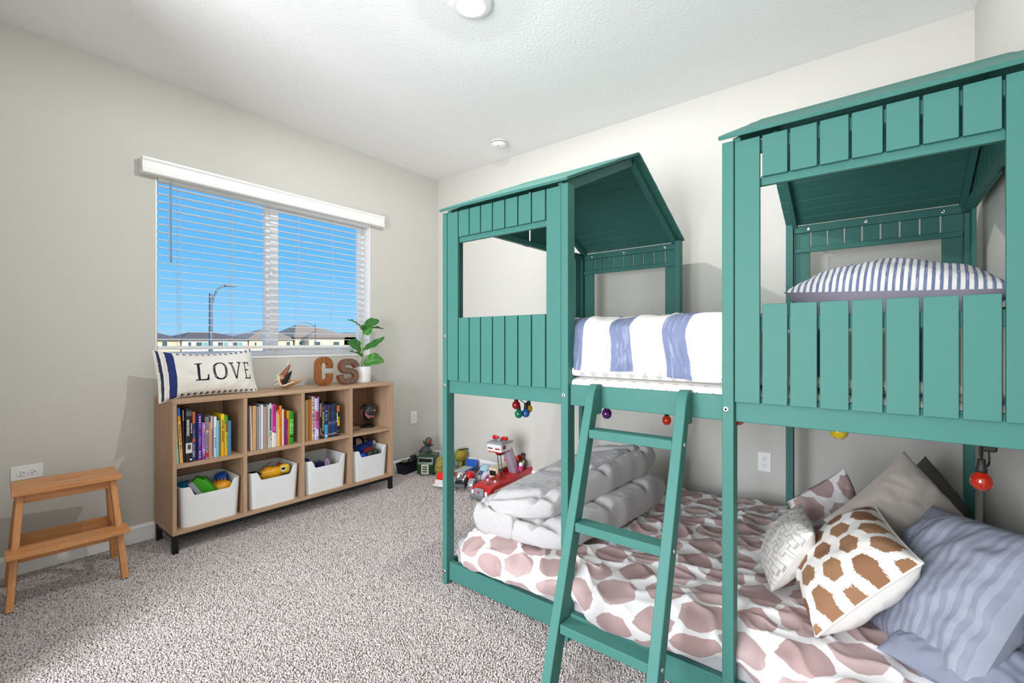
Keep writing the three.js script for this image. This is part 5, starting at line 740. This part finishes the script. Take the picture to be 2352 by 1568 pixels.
{ // upper mattress with a dotted sheet
  const o = thing('mattress_topper', 'white mattress topper in a dotted sheet on the upper bunk under the striped comforter', 'mattress');
  const dot = ctex(1024, 512, (x, w, h) => { x.fillStyle = '#e9e7e3'; x.fillRect(0, 0, w, h); x.fillStyle = '#2e2a2a'; const n = 14; for (let i = 0; i < n; i++) for (let j = 0; j < 6; j++) { const cx = (i + (j % 2) * .5 + .25) * w / n, cy = (j + .5) * h / 6; for (let k = 0; k < 6; k++) { const a = k * Math.PI / 3 + .5; x.beginPath(); x.arc(cx + Math.cos(a) * 11, cy + Math.sin(a) * 11, 2.6, 0, 7); x.fill(); } x.beginPath(); x.arc(cx, cy, 2.6, 0, 7); x.fill(); } });
  const dm = std('#ffffff', 0.9, { map: dot, bumpMap: linen, bumpScale: 0.0004 });
  const layer = (y0, y1, xf) => { const g = surf((u, v) => { const a = u * Math.PI * 2, c = Math.cos(a), s = Math.sin(a), n = 0.09, sg = (q) => Math.sign(q) * Math.pow(Math.abs(q), n), t = v * Math.PI, rr2 = Math.pow(Math.sin(t), 0.18), yy = -Math.cos(t); return [lerp(xf, -0.225, sg(c) * rr2 * 0.5 + 0.5), lerp(y0, y1, Math.sign(yy) * Math.pow(Math.abs(yy), 0.7) * 0.5 + 0.5) + 0.004 * nz(u * 40, v * 6, 2), 2.713 + sg(s) * rr2 * 0.945]; }, 260, 16); const p = g.attributes.position, uv = g.attributes.uv; for (let i = 0; i < uv.count; i++) uv.setXY(i, p.getZ(i) / 0.71, (p.getY(i) + p.getX(i)) / 0.3); g.index.array.reverse(); g.computeVertexNormals(); return g; };
  part('lower_layer', layer(0.962, 1.03, -1.517), dm, o); part('upper_layer', layer(1.02, 1.075, -1.514), dm, o);
  // striped linen comforter
  const st = ctex(1024, 256, (x, w, h) => { const bw = w / 9.3; x.fillStyle = '#ebe9e4'; x.fillRect(0, 0, w, h); const m = 0.203 / 1.9 * w, b = 0.0845 / 1.9 * w, off = ((2.3855 - 1.77) / 1.9 % (0.203 / 1.9)) * w; for (let k = -1; k < 11; k++) { x.fillStyle = '#6d7794'; x.fillRect(off + k * m, 0, b, h); for (let i = 0; i < 260; i++) { x.fillStyle = `rgba(${hash(i, k) > .5 ? '225,228,238' : '70,78,112'},.13)`; x.fillRect(off + k * m + hash(i, k + 2) * b, hash(i, k + 9) * h, 2 + hash(i, 4) * 3, 14 * hash(i, 6)); } } });
  const sm = std('#ffffff', 0.9, { map: st, bumpMap: linen, bumpScale: 0.0005 });
  const L = 1.78, g = surf((u, v) => {
    const z = lerp(1.775, 3.672, u), t = v * L; let x, y, q = 0;
    const out = 0.026 * smooth(2.42, 2.47, z) * smooth(3.0, 2.95, z);
    if (t < 0.17) { q = 1; const a = t / 0.17; x = -1.494 - 0.006 * Math.sin(a * 3.1); y = lerp(1.048, 1.195, a); }
    else if (t < 0.33) { const a = (t - 0.17) / 0.16 * Math.PI / 2; q = 1 - a / 1.6; x = -1.41 - Math.cos(a) * 0.084; y = 1.195 + Math.sin(a) * 0.066; }
    else { x = -1.41 + (t - 0.33) * 0.81; y = 1.261 + (x + 1.41) * 0.03; }
    const mid = smooth(2.42, 2.47, z) * smooth(3.0, 2.95, z), head = smooth(3.02, 3.14, z), k = folds(z * 2, t * 1.6, 6.3);
    y += (0.012 * k - 0.004) * (1 - 0.6 * q) + 0.01 * fbm(z * 4, t * 3, 3) * (1 - q) - head * 0.03 + (v < 0.02 ? 0.008 * Math.sin(z * 8) + 0.012 * nz(z * 5, 3) : 0);
    x -= q * (0.014 * folds(z * 2.4, t * 2.2, 1.3) + 0.004 * nz(z * 14, t * 6)) * (1 - 0.6 * (1 - mid));
    x -= q * out; return [x, y, z + q * 0.012 * Math.sin(t * 14 + z * 5)];
  }, 300, 130);
  g.computeVertexNormals(); 
  const c = single('comforter', 'white linen comforter with broad dusty blue stripes on the upper bunk', 'comforter', g, sm);
}
{ // folded fleece comforter on the lower bunk: a soft slab folded over itself
  const fluff = dtex(512, 512, (x, y) => { const v = pn(x, y, 60, 60) * 0.7 + pn(x, y, 130, 130, 3) * 0.7; return [clamp(128 + v * 130, 0, 255)]; }, false, [3, 3]);
  const fleece = phys('#b9b7b6', 1.0, { bumpMap: fluff, bumpScale: 0.003, sheen: 0.6, sheenColor: new THREE.Color('#d9dbe2'), sheenRoughness: 0.6 });
  const o = thing('folded_blanket', 'thick light grey fleece comforter folded in a heap on the lower bunk', 'blanket');
  // quad corners (front-left, front-right, back-right, back-left) with a bottom and top height each
  const slab = (C, quilt, sd, edgeP = 0.34) => {
    const bil = (a, b, k) => lerp(lerp(C[0][k], C[1][k], b), lerp(C[3][k], C[2][k], b), a);
    const side = (s) => surf((u, v) => {
      // round the plan outline a little
      const a0 = u * 2 - 1, b0 = v * 2 - 1, kk = Math.sqrt(1 - 0.18 * b0 * b0), ll = Math.sqrt(1 - 0.18 * a0 * a0), a = (a0 * kk + 1) / 2, b = (b0 * ll + 1) / 2;
      const e = Math.pow(Math.max(0, 1 - Math.abs(a0) ** 9), edgeP) * Math.pow(Math.max(0, 1 - Math.abs(b0) ** 9), edgeP), yb = bil(a, b, 2), yt = bil(a, b, 3), mid = (yb + yt) / 2, h = (yt - yb) / 2;
      const X = bil(a, b, 0), Z = bil(a, b, 1), qd = Math.min(Math.abs(((a * quilt + 0.35 + 0.15 * nz(b * 2, sd)) % 1) - 0.5), Math.abs(((b * quilt * 0.6 + 0.3 + 0.15 * nz(a * 2, sd + 3)) % 1) - 0.5)) * 2;
      const puff = s > 0 ? -0.03 * Math.exp(-qd * qd * 60) : 0, n = 0.008 * fbm(X * 6 + sd, Z * 6, s + sd, 2) + 0.0035 * nz(X * 45, Z * 45, sd) + 0.002 * nz(X * 95, Z * 95, sd) + 0.004 * folds(X * 1.6, Z * 1.6, sd);
      return [X + 0.008 * nz(Z * 9, mid * 9, sd), mid + s * (h * e + (puff + n) * e), Z + 0.008 * nz(X * 9, sd, mid * 9)];
    }, 90, 70);
    const t = side(1), b = side(-1); t.index.array.reverse(); t.computeVertexNormals(); return mergeVertices((() => { const m = merge([t, b]); m.deleteAttribute('normal'); return m; })(), 1e-4);
  };
  const fin = (g) => { g.computeVertexNormals(); const p = g.attributes.position, uv = g.attributes.uv; for (let i = 0; i < uv.count; i++) uv.setXY(i, p.getX(i) + p.getY(i) * 0.5, p.getZ(i) + p.getY(i)); return g; };
  part('lower_fold', fin(slab([[-1.48, 1.90, 0.27, 0.38], [-1.50, 2.36, 0.27, 0.40], [-0.55, 2.50, 0.28, 0.47], [-0.80, 2.08, 0.28, 0.45]], 3, 3.3)), fleece, o);
  part('upper_fold', fin(slab([[-1.51, 1.90, 0.345, 0.445], [-1.46, 2.28, 0.385, 0.50], [-0.57, 2.45, 0.46, 0.63], [-0.80, 2.10, 0.44, 0.60]], 2.6, 8.1)), fleece, o);
  part('rolled_edge', fin(slab([[-1.525, 1.885, 0.285, 0.435], [-1.50, 2.12, 0.285, 0.44], [-1.34, 2.12, 0.29, 0.44], [-1.34, 1.91, 0.29, 0.44]], 1, 5.7, 0.5)), fleece, o);
}
// ---------- pillows on the lower bunk and the upper one ----------
{
  const CR = V(0.6218, 0, 0.7832), CU = V(0, 1, 0), CB = V(-0.7832, 0, 0.6218), cam = (a) => V(0, 0, 0).addScaledVector(CR, a[0]).addScaledVector(CU, a[1]).addScaledVector(CB, a[2]);
  const place = (o, n, e1) => { const N = cam(n).normalize(), X = cam(e1); X.addScaledVector(N, -X.dot(N)).normalize(); const Y = new THREE.Vector3().crossVectors(N, X); o.quaternion.setFromRotationMatrix(new THREE.Matrix4().makeBasis(X, Y, N)); };
  const cotton = (c, map) => std(c, 0.85, { map: map ?? null, bumpMap: linen, bumpScale: 0.0004 });
  const make = (label, pos, n, e1, W, H, T, front, back, opt = {}, pip) => {
    const o = thing('pillow', label, 'pillow', pos); place(o, n, e1); const [f, b] = cushionGeo(W, H, T, opt);
    part('front', f, front, o); part('back', b, back, o); if (pip) part('piping', seamTube(W, H, 0.0035, opt), pip, o); return o;
  };
  const geoTex = ctex(768, 768, (x, w, h) => { x.fillStyle = '#dfdcd6'; x.fillRect(0, 0, w, h); x.strokeStyle = '#6f6a66'; x.lineWidth = 2; reseed(31); const n = 9, c = w / n; for (let j = 0; j < n; j++) for (let i = 0; i < n; i++) for (const d of [0, 9]) { x.beginPath(); const X = i * c + d / 2, Y = j * c + d / 2, k = (i * 2 + j * 3) % 4; if (k === 0) { x.moveTo(X, Y + c * .6); x.lineTo(X + c * .5, Y + c * .6); x.lineTo(X + c * .5, Y); x.lineTo(X + c * 1.2, Y); } else if (k === 1) { x.moveTo(X + c * .5, Y - c * .2); x.lineTo(X + c * .5, Y + c * .5); x.lineTo(X + c * 1.3, Y + c * .5); } else if (k === 2) x.rect(X + c * .1, Y + c * .1, c * .7, c * .8); else { x.moveTo(X, Y + c * .3); x.lineTo(X + c * .9, Y + c * .3); x.lineTo(X + c * .9, Y + c * 1.1); } x.stroke(); } });
  make('small off-white pillow with a fine grey maze print, frontmost on the lower bunk', [-1.118, 0.415, 3.107], [-0.813, 0.462, -0.354], [-0.421, -0.047, 0.906], 0.275, 0.265, 0.13, cotton('#ffffff', geoTex), cotton('#dcd8d2'), { wr: 0.005, dip: 0.05, sd: 2 });
  const mauve = make('small mauve and white pillow in the comforter fabric behind the maze pillow', [-0.72, 0.425, 3.215], [0.1, -0.05, 0.95], [0.42, -0.83, -0.2], 0.32, 0.29, 0.14, M.print, M.print, { wr: 0.008, dip: 0.06, sd: 5 });
  for (const m of mauve.children) { const g = m.geometry, uv = g.attributes.uv; for (let i = 0; i < uv.count; i++) uv.setXY(i, uv.getX(i) * 0.25 + 0.1, uv.getY(i) * 0.18 + 0.3); }
  const ikat = ctex(768, 768, (x, w, h) => { x.fillStyle = '#e8e5df'; x.fillRect(0, 0, w, h); reseed(8); for (let j = 0; j < 5; j++) for (let i = -1; i < 5; i++) { const cx = (i + .5 + (j % 2) * .5) * w / 4.3, cy = (j + .42) * h / 4.5, R = w * .088; x.fillStyle = ['#8f6a4c', '#865f42', '#96714f'][(i + j + 3) % 3]; x.beginPath(); for (let k = 0; k < 90; k++) { const a = k / 90 * Math.PI * 2, hex = 1 / Math.cos(((a + .5) % (Math.PI / 3)) - Math.PI / 6), hair = Math.abs(Math.cos(a)) < .95 ? (k % 2 ? rr(1.0, 1.16) : rr(.9, 1)) : rr(.95, 1.04); x.lineTo(cx + Math.cos(a) * R * hex * hair * .98, cy + Math.sin(a) * R * hex * hair * .9); } x.closePath(); x.fill(); } });
  make('square white pillow with brown hairy-edged giraffe spots, in front of the taupe pillow', [-1.205, 0.43, 3.292], [-0.694, 0.664, -0.279], [-0.411, -0.047, 0.91], 0.42, 0.37, 0.19, cotton('#ffffff', ikat), cotton('#e2dfd9'), { wr: 0.005, dip: 0.05, sd: 9, pinch: 3 }, cotton('#dedad3'));
  const satin = phys('#a49c92', 0.42, { sheen: 0.5, sheenColor: new THREE.Color('#cfc8be'), bumpMap: linen, bumpScale: 0.0002 });
  make('shiny taupe pillow propped on a corner behind the giraffe pillow', [-0.89, 0.45, 3.47], [0.0, 0.3, 0.95], [0.54, -0.83, 0.0], 0.47, 0.43, 0.17, satin, satin, { wr: 0.010, dip: 0.04, sd: 14, ws: 2.2 });
  make('dark grey pillow at the back of the lower bunk, in the corner', [-0.42, 0.42, 3.54], [0.25, 0.372, 0.85], [0.42, -0.87, 0.2], 0.36, 0.42, 0.15, cotton('#6b6764'), cotton('#605c5a'), { wr: 0.009, dip: 0.04, sd: 21, ws: 2 });
  const satinStripe = ctex(512, 256, (x, w, h) => { x.fillStyle = '#8e94a2'; x.fillRect(0, 0, w, h); for (let i = 0; i < 16; i++) { x.fillStyle = '#7f8492'; x.fillRect(i * w / 16, 0, w / 32, h); } });
  make('big blue-grey bed pillow with tone-on-tone stripes at the right end of the lower bunk', [-1.235, 0.44, 3.525], [-0.80, 0.52, -0.18], [-0.2, 0.15, 0.96], 0.44, 0.47, 0.2, phys('#ffffff', 0.6, { map: satinStripe, bumpMap: linen, bumpScale: 0.0003 }), cotton('#8d93a3'), { wr: 0.011, dip: 0.03, sd: 28, ws: 2.6 });
  make('slate bed pillow lying half under the blue-grey striped pillow', [-1.36, 0.335, 3.56], [-0.3, 0.95, 0.1], [0.3, 0.1, 0.9], 0.3, 0.28, 0.12, cotton('#7d8494'), cotton('#7d8494'), { wr: 0.01, dip: 0.04, sd: 33 });
  const tick = ctex(1024, 256, (x, w, h) => { x.fillStyle = '#e4e2dd'; x.fillRect(0, 0, w, h); const n = 31; for (let i = 0; i < n; i++) { x.fillStyle = '#6c7796'; x.fillRect((i + .28) * w / n, 0, w / n * .44, h); for (let k = 0; k < 90; k++) { x.fillStyle = hash(i, k) > .5 ? 'rgba(228,230,236,.35)' : 'rgba(72,80,120,.3)'; x.fillRect((i + .24 + hash(k, i) * .48) * w / n, hash(k, i + 4) * h, 3, 7); } } });
  const o = thing('pillow', 'white and blue ticking striped pillow with a grey underside on the upper bunk', 'pillow', [-0.98, 1.325, 3.40]); o.rotation.set(-Math.PI / 2 + 0.05, 0, Math.PI / 2 - 0.06, 'XYZ');
  const [f, b] = cushionGeo(0.57, 0.44, 0.25, { wr: 0.007, dip: 0.03, sd: 40, ws: 2.5, pinch: 2 });
  part('front', f, cotton('#ffffff', tick), o); part('back', b, cotton('#8b8794'), o); part('corner_tip', T(new THREE.ConeGeometry(0.01, 0.03, 8), -0.29, -0.22, 0, 0, 0, 0.9), cotton('#e4e2dd'), o);
}
// ---------- string lights under the upper bunk ----------
{
  const o = thing('string_lights', 'dark cord of coloured globe party bulbs strung under the upper bunk', 'string lights');
  const wire = std('#1c1a18', 0.6), bulb = (c) => phys(c, 0.06, { transmission: 0.45, thickness: 0, clearcoat: 1 });
  const sock = lathe([[0, 0.03], [0.008, 0.03], [0.0095, 0.012], [0.0115, 0.004], [0.0115, -0.004], [0, -0.004]], 16), glass = lathe([[0.0, -0.052], [0.012, -0.05], [0.02, -0.041], [0.0235, -0.029], [0.021, -0.016], [0.0125, -0.006], [0.0095, 0]], 24);
  const hang = (x, y, z, c, tilt = 0) => { const s = part('socket', sock, wire, o, [x, y, z], [tilt, 0, tilt * 0.7]); part('bulb', glass, bulb(c), s); };
  const list = [[-1.03, 0.835, 1.775, '#b3121c', 0.1], [-1.02, 0.785, 1.785, '#118a6c', 0], [-0.975, 0.785, 1.80, '#2a76c4', -0.05], [-0.945, 0.805, 1.80, '#d9b312', 0.15], [-0.84, 0.862, 1.81, '#cfc21c', 0.9], [-1.10, 0.853, 2.37, '#5a0c78', 0], [-0.70, 0.783, 2.51, '#e0420e', 0], [-1.49, 0.953, 3.02, '#b00f1a', 0], [-1.46, 0.938, 3.28, '#c9b10c', 0], [-1.36, 0.826, 3.58, '#c22a10', 0]];
  for (const l of list) hang(...l);
  part('cord', tube([[-1.1, 0.93, 1.76], [-1.07, 0.87, 1.77], [-1.03, 0.862, 1.775], [-1.0, 0.83, 1.785], [-0.975, 0.813, 1.8], [-0.945, 0.832, 1.8], [-0.89, 0.845, 1.805], [-0.84, 0.885, 1.81], [-0.78, 0.93, 1.9], [-1.0, 0.93, 2.1], [-1.10, 0.882, 2.37], [-0.9, 0.9, 2.45], [-0.70, 0.812, 2.51], [-1.1, 0.93, 2.75], [-1.49, 0.982, 3.02], [-1.48, 0.95, 3.15], [-1.46, 0.966, 3.28], [-1.42, 0.95, 3.45], [-1.37, 0.94, 3.57], [-1.365, 0.88, 3.58], [-1.36, 0.854, 3.58]], 0.0024, 260, 6), wire, o);
  part('cord', tube([[-1.06, 0.93, 1.765], [-1.03, 0.875, 1.775], [-1.0, 0.845, 1.785], [-0.96, 0.87, 1.79], [-0.93, 0.92, 1.78]], 0.0024, 40, 6), wire, o);
  part('cord', tube([[-0.99, 0.93, 1.775], [-0.96, 0.88, 1.785], [-0.94, 0.84, 1.8], [-0.9, 0.9, 1.79], [-0.88, 0.93, 1.78]], 0.0024, 40, 6), wire, o);
  part('cord', tube([[-1.36, 0.855, 3.58], [-1.38, 0.89, 3.575], [-1.355, 0.925, 3.585], [-1.35, 0.96, 3.58]], 0.0025, 30, 6), wire, o);
  part('plug', rbox(0.032, 0.05, 0.03, 0.006, 2), wire, o, [-1.31, 0.895, 3.60]); part('cord', tube([[-1.31, 0.872, 3.60], [-1.315, 0.84, 3.60], [-1.345, 0.835, 3.59], [-1.36, 0.84, 3.58]], 0.0022, 20, 6), wire, o);
}
renderer.render(scene, camera);
